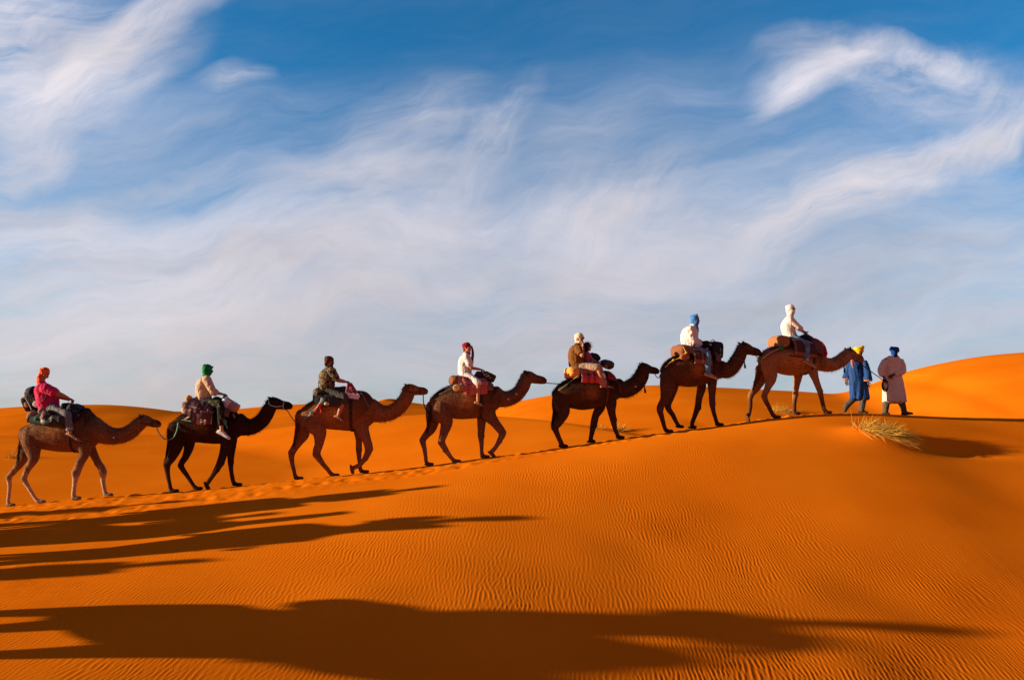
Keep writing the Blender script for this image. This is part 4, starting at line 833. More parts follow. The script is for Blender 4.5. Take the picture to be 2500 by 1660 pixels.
# ---- 1
f, T = FR[1], CAM_T[1]; s = saddle(1, 'black padded saddle with long side cushions under the rider in pink')
drape(f, [(340,590,668,.33),(420,575,690,.36),(560,545,700,.385),(700,530,690,.38),(815,528,664,.36)], .03, seed=1).obj('pad', BLK, s)
for sg in (-1, 1):
    cushion(f, 515, 655, 112, 52, sg*.40, .10, .55, 2, seed=sg).obj('cushion', LEA, s)
cushion(f, 352, 612, 46, 56, 0, .30, .75).obj('blanket_roll', fabric('stone_cloth', (.24, .17, .13), var=.3), s)
cushion(f, 432, 625, 36, 60, -.40, .09, .9, lump=.02).obj('bundle', fabric('mottled_cloth', (.20, .13, .10), var=.7, scale=30), s)
cushion(f, 402, 565, 26, 26, -.32, .10, .9).obj('bundle', fabric('stone_cloth', (.24, .17, .13)), s)
for p in ((668,508),(708,508)): rope([f.P(*p, -.05), f.P(690, 470, -.05)], .014, STEEL, 'handle', s)
G = Geo(); G.tube(np.array([[*f.P(690, 470, -.22), .016], [*f.P(690, 470, .2), .016]]), n=8); G.obj('handle', STEEL, s)
belt(f, T, 742, 20, 200, DBR, 'girth_strap', s); belt(f, T, 815, 15, 75, DBR, 'girth_strap', s, .015, u2=900)
knot(f.P(347, 635, -.40), .040, fabric('green_yarn', (.02, .22, .13), var=.5, scale=60), 'pompom', s)
rope([f.P(347,640,-.38), on(1,318,705), on(1,270,752), on(1,205,768)], .013, fabric('green_rope', (.05, .26, .18), var=.4), 'crupper_rope', s)
rope([f.P(395,640,-.38), on(1,330,695), on(1,240,748), on(1,204,765)], .022, DBR, 'crupper_rope', s); rope([on(1,305,752), on(1,240,768), on(1,202,775)], .028, DBR, 'crupper_rope', s)
hb = thing('holdall', f.P(690, 545), 'black holdall tied to the front of the last camel saddle', 'bag')
cushion(f, 650, 528, 42, 38, -.02, .24, .7, 25, lump=.014).obj('bag_body', BLK, hb); cushion(f, 722, 548, 52, 50, -.04, .26, .6, 20, lump=.014).obj('bag_body', BLK, hb)
G = Geo(); G.tube(np.array([[*f.P(735+18*math.cos(a), 600+14*math.sin(a), -.31), .008] for a in np.linspace(-.3, 3.4, 12)]), n=6, smooth=False); G.obj('buckle', fabric('pale_metal', (.4, .38, .36), rough=.4, metal=.7), hb)
bp = thing('backpack', f.P(320, 540, -.02), 'black backpack with pale panels on the back of the rider in pink', 'backpack')
cushion(f, 335, 445, 62, 118, .0, .17, .55, -22, lump=.008).obj('main_pocket', BLK, bp); cushion(f, 262, 495, 30, 74, .0, .13, .55, -22, lump=.006).obj('front_pocket', fabric('dark_brown_canvas', (.03, .018, .014), var=.3), bp)
PAN = fabric('pale_panel', (.56, .44, .38), var=.1)
cushion(f, 352, 495, 36, 30, -.15, .035, .6, 25, lump=0).obj('side_panel', PAN, bp); cushion(f, 250, 502, 14, 26, -.11, .03, .6, -22, lump=0).obj('side_panel', fabric('ochre_panel', (.50, .30, .12)), bp)
for pts in ([(238,378),(262,380),(290,430),(312,475)],[(212,432),(240,436),(270,480),(300,545)]): rope([f.P(*q, -.155) for q in pts], .013, PAN, 'trim', bp)
rope([f.P(322,352,-.13), f.P(372,316,-.16), f.P(418,318,-.18)], .014, BLK, 'shoulder_strap', bp); rope([f.P(462,372,-.24), f.P(432,440,-.245), f.P(398,500,-.22)], .014, BLK, 'shoulder_strap', bp)
# ---- 2
f, T = FR[2], CAM_T[2]; s = saddle(2, 'saddle of folded purple brown blankets on the nearly black camel')
PUR = striped('purple_blanket', (.07,.035,.045), [(0,(.085,.040,.048)),(.06,(.30,.16,.15)),(.085,(.075,.036,.046)),(.915,(.30,.16,.15)),(.94,(.085,.04,.048))])
PU2 = striped('under_blanket', (.1,.05,.05), [(0,(.085,.04,.045)),(.26,(.36,.19,.17)),(.50,(.085,.04,.045)),(.62,(.40,.20,.18)),(.74,(.085,.04,.045)),(.96,(.5,.26,.2))], axis='U')
drape(f, [(395,560,690,.385),(480,548,692,.39),(590,548,690,.39)], .02, seed=2).obj('under_blanket', PU2, s)
drape(f, [(352,468,612,.37),(430,462,622,.40),(520,470,640,.41),(590,490,632,.40)], .05, seed=3, wav=.02).obj('blanket', PUR, s)
drape(f, [(362,440,560,.36),(430,455,580,.40),(540,480,602,.41),(588,505,605,.40)], .05, seed=4, wav=.02).obj('blanket', PUR, s)
cushion(f, 322, 512, 44, 44, 0, .30, .6).obj('blanket_roll', fabric('mauve_grey_cloth', (.25, .15, .14)), s); cushion(f, 322, 560, 42, 34, 0, .32, .6).obj('blanket_roll', fabric('cream_cloth', (.52, .38, .29)), s)
cushion(f, 315, 448, 30, 34, -.1, .12, .85, lump=.02).obj('bundle', fabric('tan_straw', (.50, .25, .07), var=.4, scale=30), s)
drape(f, [(640,500,600,.36),(690,520,615,.37),(742,545,620,.35)], .04, seed=5).obj('front_pad', fabric('dusky_pad', (.12, .06, .06), var=.4), s)
cushion(f, 590, 470, 40, 42, .02, .16, .8, 10, lump=.015).obj('bundle', fabric('dark_bundle', (.03, .02, .016), var=.5), s)
belt(f, T, 752, 25, 100, fabric('pink_grey_webbing', (.30, .16, .14)), 'chest_strap', s, .026, u2=835); belt(f, T, 640, 70, 200, DBR, 'girth_strap', s)
GRN = fabric('mint_rope', (.20, .46, .30), var=.3); TEAL = fabric('teal_rope', (.07, .30, .24), var=.4)
rope([f.P(355,595,-.37), on(2,300,632), on(2,240,660), on(2,180,690)], .024, fabric('flesh_webbing', (.46,.28,.2)), 'crupper_rope', s); rope([f.P(450,668,-.40), on(2,400,666), on(2,340,660), on(2,275,650)], .013, GRN, 'crupper_rope', s)
rope([f.P(655,640,-.40), f.P(675,665,-.41), f.P(660,690,-.41), f.P(652,655,-.41), f.P(672,690,-.41), f.P(685,725,-.40)], .015, TEAL, 'tassel', s)
for p, q in (((630,455),(655,418)),((668,440),(655,418))): rope([f.P(*p, 0), f.P(*q, 0)], .013, STEEL, 'handle', s)
G = Geo(); G.tube(np.array([[*f.P(664, 412, -.2), .015], [*f.P(664, 412, .2), .015]]), n=8); G.obj('handle', STEEL, s)
hb = thing('handbag', f.P(720, 560, -.05), 'white and copper handbag hung from the handle of the blanket saddle', 'bag')
cushion(f, 705, 500, 72, 47, -.10, .12, .35, 27, lump=.003).obj('bag_body', fabric('white_leather', (.60, .58, .62), rough=.45, var=.06, bump=.1, spec=.4), hb)
cushion(f, 748, 522, 46, 42, -.11, .125, .35, 27, lump=.003).obj('bag_panel', fabric('copper_leather', (.34, .17, .14), rough=.45, var=.12, bump=.1, spec=.4), hb)
for w in (-.20, .0): rope([f.P(662,478,w), f.P(650,425,w), f.P(668,415,w), f.P(700,440,w), f.P(735,470,w)], .011, BLK, 'strap', hb)
# ---- 3
f, T = FR[3], CAM_T[3]; s = saddle(3, 'dark saddle with a mottled back roll and red ribbons under the camouflage rider')
drape(f, [(350,555,632,.32),(460,545,668,.37),(560,535,670,.385),(650,530,640,.37)], .03, seed=6).obj('pad', BLK, s)
cushion(f, 382, 560, 44, 58, 0, .28, .8, lump=.016).obj('blanket_roll', fabric('mottled_roll', (.16, .10, .065), pattern='camo', var=.2), s)
cushion(f, 500, 628, 98, 44, -.40, .09, .6, 6, lump=.012).obj('cushion', LEA, s); cushion(f, 500, 628, 98, 44, .40, .09, .6, 6).obj('cushion', LEA, s)
cushion(f, 462, 648, 26, 16, -.47, .04, .8).obj('bundle', fabric('cream_cloth', (.52, .38, .29)), s)
belt(f, T, 710, 25, 200, DBR, 'girth_strap', s, .034); belt(f, T, 775, 20, 95, fabric('grey_webbing', (.16,.11,.09)), 'chest_strap', s, .018, u2=905)
rope([f.P(415,610,-.40), on(3,370,680), on(3,320,735), on(3,270,785), on(3,225,815)], .018, fabric('grey_blue_rope', (.24, .34, .32), var=.4), 'crupper_rope', s)
RED = fabric('red_ribbon', (.62, .05, .03), var=.3)
rope([f.P(395,650,-.40), on(3,402,690,.02), on(3,412,735,.02)], .020, RED, 'ribbon', s); rope([f.P(388,660,-.40), on(3,360,705,.02), on(3,325,765,.02)], .016, RED, 'ribbon', s)
knot(on(3,316,735), .035, TEAL, 'pompom', s)
G = Geo(); G.tube(np.array([[*f.P(672, 440, -.2), .015], [*f.P(672, 440, .2), .015]]), n=8); G.obj('handle', STEEL, s); rope([f.P(672,440,0), f.P(660,535,0)], .016, STEEL, 'handle', s)
def slab(fr, poly, w, t, holes=0):
    G = Geo(); k = len(poly); V = [fr.P(u, v, w-t) for u, v in poly]+[fr.P(u, v, w+t) for u, v in poly]; F = [tuple(range(k)), tuple(range(k, 2*k))[::-1]]+[(i, (i+1) % k, k+(i+1) % k, k+i) for i in range(k)]; return G.add(V, F)
sb = thing('shopping_bag', f.P(710, 600, -.2), 'dark red and white shopping bag hanging before the camouflage rider', 'bag')
def softslab(poly, w, t, name, mat, par):
    G = slab(f, poly, w, t); V, F, C = G.melt(.009, 5); return mesh_obj(name, crease(V, F, .006, 12, w), F, mat, par)
softslab([(656,452),(700,450),(735,505),(765,556),(636,548),(648,500)], -.26, .045, 'bag_body', fabric('wine_red_plastic', (.20, .006, .03), rough=.4, var=.15, spec=.4), sb)
softslab([(634,545),(766,552),(776,572),(768,606),(700,600),(668,592)], -.265, .05, 'bag_base', fabric('white_plastic', (.66, .60, .66), rough=.4, var=.08, spec=.4), sb)
EMB = fabric('pale_print', (.62, .30, .34), var=.1)
G = Geo(); G.tube(np.array([[*f.P(692+9*math.cos(a), 500+12*math.sin(a), -.318), .006] for a in np.linspace(.4, 5.2, 14)]), n=6, smooth=False); G.tube(np.array([[*f.P(690, 487, -.318), .006], [*f.P(698, 500, -.318), .006], [*f.P(694, 512, -.318), .006]]), n=6); G.obj('emblem', EMB, sb)
G = Geo()
for i, x in enumerate((672, 684, 696, 708)):     # the row of small letters under the emblem
    G.tube(np.array([[*f.P(x-2, 528, -.318), .004], [*f.P(x, 519+i % 2, -.318), .004], [*f.P(x+3, 528, -.318), .004]]), n=5, smooth=False)
G.obj('lettering', EMB, sb)
# ---- 4
f, T = FR[4], CAM_T[4]; s = saddle(4, 'saddle with a salmon pink fringed blanket under the rider in white')
PNK = striped('salmon_blanket', (.4,.12,.1), [(0,(.44,.11,.10)),(.10,(.25,.06,.07)),(.13,(.46,.13,.11)),(.22,(.10,.045,.06)),(.27,(.48,.16,.13)),(.36,(.36,.09,.09)),(.42,(.12,.05,.06)),(.62,(.48,.16,.13)),(.75,(.1,.05,.06)),(.8,(.44,.11,.10))], plaid=[(0,(.5,.2,.16)),(.1,(.42,.11,.1)),(.3,(.16,.06,.07)),(.36,(.46,.14,.12)),(.7,(.2,.08,.09)),(.76,(.44,.12,.11))])
drape(f, [(460,448,560,.34),(520,455,634,.38),(620,470,642,.39),(732,495,632,.37)], .025, seed=8, wav=.03).obj('blanket', PNK, s)
cushion(f, 432, 506, 54, 46, 0, .30, .65).obj('blanket_roll', BRN, s); cushion(f, 470, 575, 55, 30, -.32, .08, .8, lump=.015).obj('bundle', fabric('ochre_cloth', (.36, .18, .07), var=.5), s)
drape(f, [(715,500,598,.35),(755,510,602,.36),(792,540,596,.33)], .05, seed=9).obj('front_pad', fabric('taupe_pad', (.15, .085, .06), var=.4), s)
cushion(f, 665, 455, 42, 42, .05, .16, .8, 30, lump=.014).obj('bundle', fabric('plum_cloth', (.075, .03, .04), var=.4), s)
belt(f, T, 672, 70, 200, DBR, 'girth_strap', s, .030); belt(f, T, 705, 60, 200, fabric('brown_strap', (.12, .05, .028)), 'girth_strap', s, .022)
NAVY = fabric('navy_rope', (.02, .035, .075), var=.3)
rope([f.P(500,535,-.36), on(4,415,578), on(4,350,606), on(4,285,640)], .011, fabric('pale_rope', (.34,.32,.33)), 'crupper_rope', s); knot(on(4,412,572,.03), .045, NAVY, 'pompom', s)
G = Geo(); G.tube(np.array([[*f.P(712, 408, -.2), .015], [*f.P(712, 408, .2), .015]]), n=8); G.obj('handle', STEEL, s); rope([f.P(712,408,0), f.P(715,520,0)], .016, STEEL, 'handle', s)
hb = thing('handbag', f.P(760, 520, -.05), 'black bag with gold spangles beside the knees of the rider in white', 'bag')
cushion(f, 760, 470, 62, 38, -.08, .12, .35, 24, lump=.004).obj('bag_body', LEA, hb)
for du, dv, r in ((718,448,.020),(735,440,.014),(735,465,.018),(752,458,.022),(770,478,.016),(705,432,.012)):
    G = Geo(); G.ell(f.P(du, dv, -.205), [f.h*r, f.n*.006, UP*r], n=8); G.obj('spangle', fabric('gold_sequin', (.62, .46, .20), rough=.35, metal=.6, var=.1), hb)
# ---- 5
f, T = FR[5], CAM_T[5]; s = saddle(5, 'saddle with orange checked roll and red and navy plaid blanket')
PLD = striped('red_navy_plaid', (.3,.05,.05), [(0,(.50,.05,.04)),(.09,(.03,.03,.07)),(.16,(.55,.07,.05)),(.25,(.03,.03,.08)),(.34,(.5,.06,.05)),(.40,(.05,.03,.06)),(.6,(.5,.06,.05)),(.75,(.03,.03,.07)),(.9,(.5,.05,.04))], plaid=[(0,(.40,.30,.32)),(.06,(.55,.08,.05)),(.22,(.03,.03,.07)),(.34,(.55,.08,.05)),(.46,(.04,.03,.08)),(.56,(.55,.09,.06)),(.66,(.30,.24,.26)),(.78,(.03,.03,.06)),(.88,(.34,.28,.30))])
ORP = striped('orange_check', (.7,.25,.04), [(0,(.62,.14,.03)),(.25,(.72,.24,.04)),(.36,(.22,.09,.02)),(.39,(.76,.34,.07)),(.62,(.24,.10,.02)),(.65,(.74,.30,.06)),(.86,(.3,.12,.03)),(.89,(.7,.28,.06))], plaid=[(0,(.7,.25,.05)),(.2,(.25,.1,.03)),(.24,(.75,.32,.07)),(.5,(.3,.12,.03)),(.54,(.75,.32,.07)),(.8,(.25,.1,.03)),(.84,(.7,.25,.05))])
drape(f, [(388,498,640,.38),(470,505,645,.40),(540,520,648,.41),(625,545,705,.40)], .025, seed=11, wav=.018).obj('blanket', PLD, s)
cushion(f, 338, 552, 58, 56, 0, .33, .55, lump=.008).obj('blanket_roll', ORP, s)
drape(f, [(645,525,610,.34),(690,540,618,.34),(722,575,625,.31)], .04, seed=12).obj('front_pad', fabric('wine_pad', (.16, .02, .022), var=.7, scale=22), s)
rope([f.P(390,582,-.37), on(5,330,628), on(5,270,675), on(5,212,715)], .011, fabric('pale_green_rope', (.22,.34,.16),var=.3), 'crupper_rope', s)
belt(f, T, 640, 60, 180, fabric('brown_strap', (.12, .05, .028)), 'girth_strap', s, .018); belt(f, T, 730, 25, 120, fabric('brown_strap', (.12, .05, .028)), 'chest_strap', s, .014, u2=790)
G = Geo(); G.tube(np.array([[*f.P(604, 455, -.2), .015], [*f.P(604, 455, .2), .015]]), n=8); G.obj('handle', STEEL, s); rope([f.P(604,455,0), f.P(612,560,0)], .016, STEEL, 'handle', s)
hb = thing('holdall', f.P(670, 500), 'dark grey rounded bag in front of the man and child', 'bag')
cushion(f, 672, 468, 66, 40, -.02, .20, .75, 18, lump=.010).obj('bag_body', fabric('charcoal_nylon', (.022, .026, .028), rough=.5, var=.25, spec=.4), hb); cushion(f, 664, 488, 20, 22, -.19, .03, .8, 20, lump=0).obj('bag_pocket', fabric('grey_pocket', (.16, .13, .11), var=.5), hb)
jk = cushion(f, 555, 402, 55, 34, .10, .14, .8, 25, lump=.018).obj('jacket', fabric('dark_teal_nylon', (.018, .024, .030), var=.4), loc=f.P(555, 402, .1)); tag(jk, 'crumpled dark jacket on the lap of the child', 'jacket')
bt = thing('water_bottle', f.P(604, 448, -.12), 'small green capped bottle held near the dark grey bag', 'bottle')
G = Geo(); G.tube(np.array([[*f.P(592,455,-.14), .030], [*f.P(606,446,-.14), .030], [*f.P(613,442,-.14), .016]]), n=10); G.obj('bottle_body', fabric('clear_plastic', (.5, .58, .60), rough=.2, var=.1, spec=.5), bt); G = Geo(); G.tube(np.array([[*f.P(585,460,-.14), .033], [*f.P(593,455,-.14), .033]]), n=10); G.obj('bottle_cap', fabric('green_cap', (.01, .25, .08)), bt)
# ---- 6
f, T = FR[6], CAM_T[6]; s = saddle(6, 'saddle with brown roll, yellow rope and dark striped blanket under the white jacket')
STR = striped('striped_blanket', (.06,.03,.025), [(0,(.34,.17,.12)),(.03,(.070,.032,.026)),(.20,(.44,.27,.21)),(.26,(.06,.027,.022)),(.5,(.05,.024,.02)),(.74,(.44,.27,.21)),(.80,(.07,.032,.026)),(.97,(.34,.17,.12))], plaid=[(0,(.42,.21,.13)),(.05,(.066,.030,.025)),(.42,(.34,.18,.13)),(.50,(.066,.030,.025))])
drape(f, [(425,488,654,.41),(500,498,660,.43),(590,515,668,.42)], .025, seed=14, wav=.014).obj('blanket', STR, s)
cushion(f, 355, 540, 64, 62, 0, .34, .62, lump=.008).obj('blanket_roll', BRN, s); cushion(f, 400, 592, 50, 30, -.36, .07, .8).obj('bundle', fabric('rust_cloth', (.28, .10, .035), var=.3), s)
drape(f, [(635,540,630,.36),(670,555,640,.36),(692,575,635,.33)], .05, seed=15).obj('front_pad', fabric('dusky_pad', (.12, .06, .06), var=.4), s)
YEL = fabric('yellow_rope', (.55, .33, .04), var=.35)
rope([f.P(412,555,-.44), on(6,350,602,.04), on(6,290,628), on(6,250,655), on(6,215,690)], .013, YEL, 'crupper_rope', s); knot(f.P(412,556,-.44), .030, YEL, 'pompom', s, 1.0); knot(on(6,290,626,.02), .032, YEL, 'pompom', s, 2.0)
rope([f.P(412,552,-.43), f.P(385,495,-.38)], .012, YEL, 'crupper_rope', s)
belt(f, T, 625, 70, 190, DBR, 'girth_strap', s, .026); belt(f, T, 690, 20, 100, DBR, 'chest_strap', s, .014, u2=735)
G = Geo(); G.tube(np.array([[*f.P(580, 458, -.2), .015], [*f.P(580, 458, .2), .015]]), n=8); G.obj('handle', STEEL, s); rope([f.P(580,458,0), f.P(600,560,0)], .016, STEEL, 'handle', s)
bp = thing('rucksack', f.P(690, 620), 'large black rucksack with a blue bottle, strapped before the rider in jeans', 'backpack')
cushion(f, 690, 532, 60, 84, -.04, .20, .45, 4, lump=.006).obj('main_pocket', BLK, bp); cushion(f, 605, 480, 58, 36, -.02, .17, .7, 8, lump=.012).obj('top_pocket', BLK, bp); cushion(f, 735, 570, 18, 40, -.10, .12, .5, 4, lump=0).obj('side_pocket', fabric('charcoal_nylon', (.022, .026, .028)), bp)
G = Geo(); G.tube(np.array([[*f.P(668+22*math.cos(a), 458-28*math.sin(a), -.05), .010] for a in np.linspace(0, np.pi, 12)]), n=7, smooth=False); G.obj('carry_loop', BLK, bp)
for p, q in (((640,470),(652,480)),((598,515),(622,518))): G = Geo(); G.tube(np.array([[*f.P(*p, -.235), .016, .006], [*f.P(*q, -.235), .016, .006]]), side=f.n, n=8); G.obj('tag', WHITE, bp)
bt = thing('water_bottle', f.P(735, 560, -.2), 'blue labelled water bottle in the side pocket of the black rucksack', 'bottle')
G = Geo(); G.tube(np.array([[*f.P(737,572,-.2), .038], [*f.P(736,515,-.2), .038], [*f.P(735,500,-.2), .020]]), n=12); G.obj('bottle_body', fabric('clear_plastic', (.5, .58, .60)), bt); G = Geo(); G.tube(np.array([[*f.P(737,552,-.2), .0405], [*f.P(736,522,-.2), .0405]]), n=14, cap=.1); G.obj('bottle_label', fabric('blue_label', (.02, .11, .42), rough=.4), bt); G = Geo(); G.tube(np.array([[*f.P(735,500,-.2), .021], [*f.P(735,494,-.2), .021]]), n=10, cap=.3); G.obj('bottle_cap', WHITE, bt)
# ---- 7
f, T = FR[7], CAM_T[7]; s = saddle(7, 'saddle with tan roll, green pompom and dark striped blanket on the leading camel')
ST2 = striped('banded_blanket', (.06,.03,.025), [(0,(.34,.17,.12)),(.02,(.066,.030,.026)),(.22,(.50,.31,.23)),(.29,(.055,.026,.022)),(.71,(.50,.31,.23)),(.78,(.066,.03,.026))], plaid=[(0,(.30,.13,.08)),(.09,(.055,.026,.022)),(.6,(.06,.028,.023))])
drape(f, [(500,480,648,.41),(570,488,660,.43),(640,505,672,.43),(700,520,676,.41)], .025, seed=17, wav=.014).obj('blanket', ST2, s)
cushion(f, 436, 532, 64, 62, 0, .34, .62, lump=.008).obj('blanket_roll', fabric('tan_felt', (.30, .125, .05), var=.15), s)
drape(f, [(700,505,620,.37),(745,515,640,.37),(790,545,650,.34)], .05, seed=18).obj('front_pad', fabric('dusky_pad', (.12, .06, .06)), s); cushion(f, 690, 505, 55, 38, .02, .2, .8, 20, lump=.015).obj('bundle', BLK, s)
rope([f.P(500,560,-.42), on(7,440,592,.03), on(7,370,625), on(7,320,655), on(7,285,682)], .019, fabric('flesh_webbing', (.46,.28,.2)), 'crupper_rope', s); knot(f.P(466,583,-.43), .055, fabric('green_wool', (.015, .22, .06), var=.5, scale=60), 'pompom', s, 3.0)
rope([f.P(540,655,-.43), on(7,620,670,.03), on(7,690,684)], .012, DBR, 'girth_strap', s); belt(f, T, 700, 70, 190, DBR, 'girth_strap', s, .024)
G = Geo(); G.tube(np.array([[*f.P(684, 434, -.24), .016], [*f.P(684, 434, .24), .016]]), n=8); G.tube(np.array([[*f.P(655, 434, -.02), .013], [*f.P(718, 432, -.02), .013]]), n=8); G.tube(np.array([[*f.P(684, 434, 0), .018], [*f.P(690, 520, 0), .020]]), n=8); G.obj('handle', STEEL, s)
sc = thing('red_cloth', f.P(800, 600), 'red and orange cloth hanging over the neck in front of the leading saddle', 'cloth')
RC = striped('red_orange_weave', (.6,.05,.02), [(0,(.46,.012,.012)),(.36,(.62,.22,.03)),(.52,(.46,.012,.012)),(.8,(.3,.01,.01)),(.9,(.6,.2,.03))], axis='U', plaid=[(0,(.5,.015,.012)),(.3,(.62,.16,.02)),(.4,(.5,.015,.012)),(.7,(.55,.06,.02))])
G = Geo(); G.tube(np.array([[*f.P(742,500,-.02), .03, .10], [*f.P(775,522,-.02), .055, .17], [*f.P(812,560,-.02), .07, .22], [*f.P(838,620,-.02), .075, .24], [*f.P(845,672,-.02), .04, .22]]), side=f.n, n=16); V, F, C = G.melt(.012, 2)
V = crease(V, F, .016, 8, 5.0); a_ = f.P(742,500); b_ = f.P(845,672); d_ = unit(b_-a_); mesh_obj('cloth', V, F, RC, sc, uvs=np.stack([np.clip((V-a_)@d_/np.linalg.norm(b_-a_), 0, 1), .5+(V-a_)@f.n/.5], -1))
rope([f.P(690,440,-.05), f.P(725,465,-.05), f.P(760,485,-.05)], .014, BLK, 'cord', sc)
# ---- halters (worn) and lead ropes (between the animals)
def hp(k, a, o, s):
    q0, q1 = (FR[k].P(*q) for q in CAM_T[k]['head']); ax = unit(q1-q0); L = np.linalg.norm(q1-q0); u_ = unit(np.cross(ax, -FR[k].n)); u_ = u_ if u_[2] > 0 else -u_; return q0+ax*L*a+u_*L*o+FR[k].n*L*s
def halter(k, mat, r=.012, cheek=True):
    rope([hp(k, .66, .20*math.cos(t)-.02, .185*math.sin(t)) for t in np.linspace(0, 2*math.pi, 18)], r, mat, 'halter', CAMELS[k])
    for sg in (-1, 1): rope([hp(k, .66, -.06, .19*sg), hp(k, .30, -.10, .25*sg), hp(k, .0, .0, .24*sg), hp(k, -.04, .2, .14*sg)], r, mat, 'halter', CAMELS[k])
halter(2, fabric('mint_halter', (.30, .50, .40))); halter(7, fabric('grey_cord', (.20, .12, .09))); halter(1, DBR, .009); halter(3, DBR, .008); halter(6, DBR, .009)
def collar(k, pts, mat, tas=True, pend=None):
    us = CAM_T[k]['neck']; i0, t0 = pts; a, b = us[i0], us[i0+1]; c = [a[i]*(1-t0)+b[i]*t0 for i in range(3)]; f = FR[k]; q = f.P(c[0], c[1]); tg = unit(f.P(b[0], b[1])-f.P(a[0], a[1])); up_ = unit(np.cross(tg, -f.n)); up_ = up_ if up_[2] > 0 else -up_; R_ = f.m(c[2])+.024
    rope([q+up_*R_*math.cos(t)+f.n*(R_*.87)*math.sin(t)-tg*.06*math.cos(t) for t in np.linspace(0, 2*math.pi, 20)], .010, mat, 'collar', CAMELS[k])
    if pend: e = q-up_*R_+tg*.06; rope([e, e-UP*.05+f.n*-.02, e-UP*.13, e-UP*.16+f.h*.03, e-UP*.09+f.h*.03, e-UP*.03], .014, pend, 'tassel', CAMELS[k])
collar(7, (3, .0), fabric('olive_cord', (.14, .16, .06)), pend=fabric('green_tassel', (.01, .06, .03))); collar(6, (3, .3), fabric('olive_cord', (.14, .16, .06)), pend=fabric('dark_tassel', (.012, .014, .012))); collar(5, (3, .2), DBR, pend=fabric('dark_tassel', (.012, .014, .012)))
for k, q in ((4, (945,683)), (4, (1022,634)), (5, (948,680)), (1, (1088,815))):
    G = Geo(); a, b = (FR[k].P(*q, -w_) for w_ in (.155, .17)); G.ell(FR[k].P(*q, -(.17 if k != 5 else .185)), [FR[k].h*.028, FR[k].n*.018, UP*.022], n=8); G.obj('neck_patch', fabric('pale_callus', (.52, .42, .36)), CAMELS[k])
def lead(pts, mat, label, r=.011):
    o = rope([FR[k].P(u, v, w) for k, u, v, w in pts], r, mat, 'lead_rope'); tag(o, label, 'rope', 'lead ropes between the camels')
DRK = fabric('dark_rope', (.030, .026, .024), var=.3)
lead([(1,1500,712,0),(1,1515,760,0),(1,1568,830,-.1),(2,75,822,-.1),(2,130,838,-.26),(2,180,802,-.34),(2,206,735,-.35),(2,214,680,-.30)], GRN, 'green lead rope from the last camel to the rump of the nearly black camel', .014)
lead([(2,1240,545,0),(2,1262,560,0),(2,1300,620,-.05),(3,165,822,-.15),(3,230,815,-.25),(3,300,770,-.32),(3,340,720,-.36)], fabric('slate_rope', (.08,.09,.13)), 'slate lead rope from the nearly black camel to the camel with red ribbons')
lead([(3,1385,562,0),(3,1388,640,0),(3,1410,705,0),(4,175,815,-.05),(4,200,760,-.1)], NAVY, 'navy lead rope hanging from the reddish camel to the next tail', .013)
lead([(4,1268,522,0),(4,1340,532,0),(4,1440,537,0),(5,225,655,-.2)], DRK, 'taut dark lead rope from the spotted neck camel to the plaid saddled camel')
lead([(5,1132,556,0),(5,1145,585,0),(5,1170,598,0),(6,165,762,-.06),(6,195,720,-.1)], DRK, 'short dark lead rope from the open mouthed camel to the tail ahead')
lead([(6,1078,568,0),(6,1085,595,0),(6,1115,608,0),(7,240,690,-.06),(7,268,670,-.1)], TEAL, 'short teal lead rope from the camel under the blue scarf to the leading camel')
lead([(7,1160,705,-.10),(9,380,335,.0),(9,470,400,-.05),(9,560,465,-.12),(9,622,510,-.215)], DRK, 'dark lead rope from the leading camel to the hand of the man in sand grey', .012)
# ------------------------------------------------------------------ dry grass
GR = fabric('dry_grass', (1, 1, 1), rough=.8, var=.2, pattern='col', bump=0)
def tuft(name, c, n, R, L, lean, label, w=.004, seed=1, base=.35, cols=((.74,.42,.055),(.42,.23,.035),(.13,.09,.03))):
    r = np.random.default_rng(seed); G = Geo()
    for i in range(n):
        a = r.uniform(0, 2*np.pi); q = R*math.sqrt(r.random()); x, y = c[0]+q*math.cos(a), c[1]+q*.55*math.sin(a); z = float(ground(x, y))-.02
        d = unit(np.array([lean[0], lean[1], lean[2]])+r.normal(0, base, 3)*np.array([1, .8, .8])+np.array([math.cos(a), math.sin(a), 0])*q/R*.5); l = L*r.uniform(.45, 1.15); s = unit(np.cross(d, r.normal(0, 1, 3)))*w*r.uniform(.6, 1.2)
        bend = r.uniform(.1, .75); pts = [np.array([x, y, z])+d*l*t+np.array([lean[0]*.7, lean[1], -.9])*l*bend*t*t for t in (0, .3, .6, 1)]
        k = r.choice(3, p=(.55, .30, .15)); V = []
        for p, f_ in zip(pts[:3], (1, .9, .6)): V += [p-s*f_, p+s*f_]
        G.add(V+[pts[3]], [(0, 1, 3, 2), (2, 3, 5, 4), (4, 5, 6)], np.array(cols[k])*r.uniform(.75, 1.25))
    o = G.obj(name, GR, smooth=False, cols=True, loc=c); tag(o, label, 'grass'); return o
tuft('grass_tuft', GRASS, 1900, .50, .46, (.55, -.22, .34), 'large dry grass clump on the near slope below the two walking men', .0032, 3, .52)
q = hit(1908, 1006, after=21.3); print('t2', q); tuft('grass_tuft', q, 600, .6, .8, (.45, 0, .55), 'medium dry grass clump behind the legs of the leading camel', .004, 5)
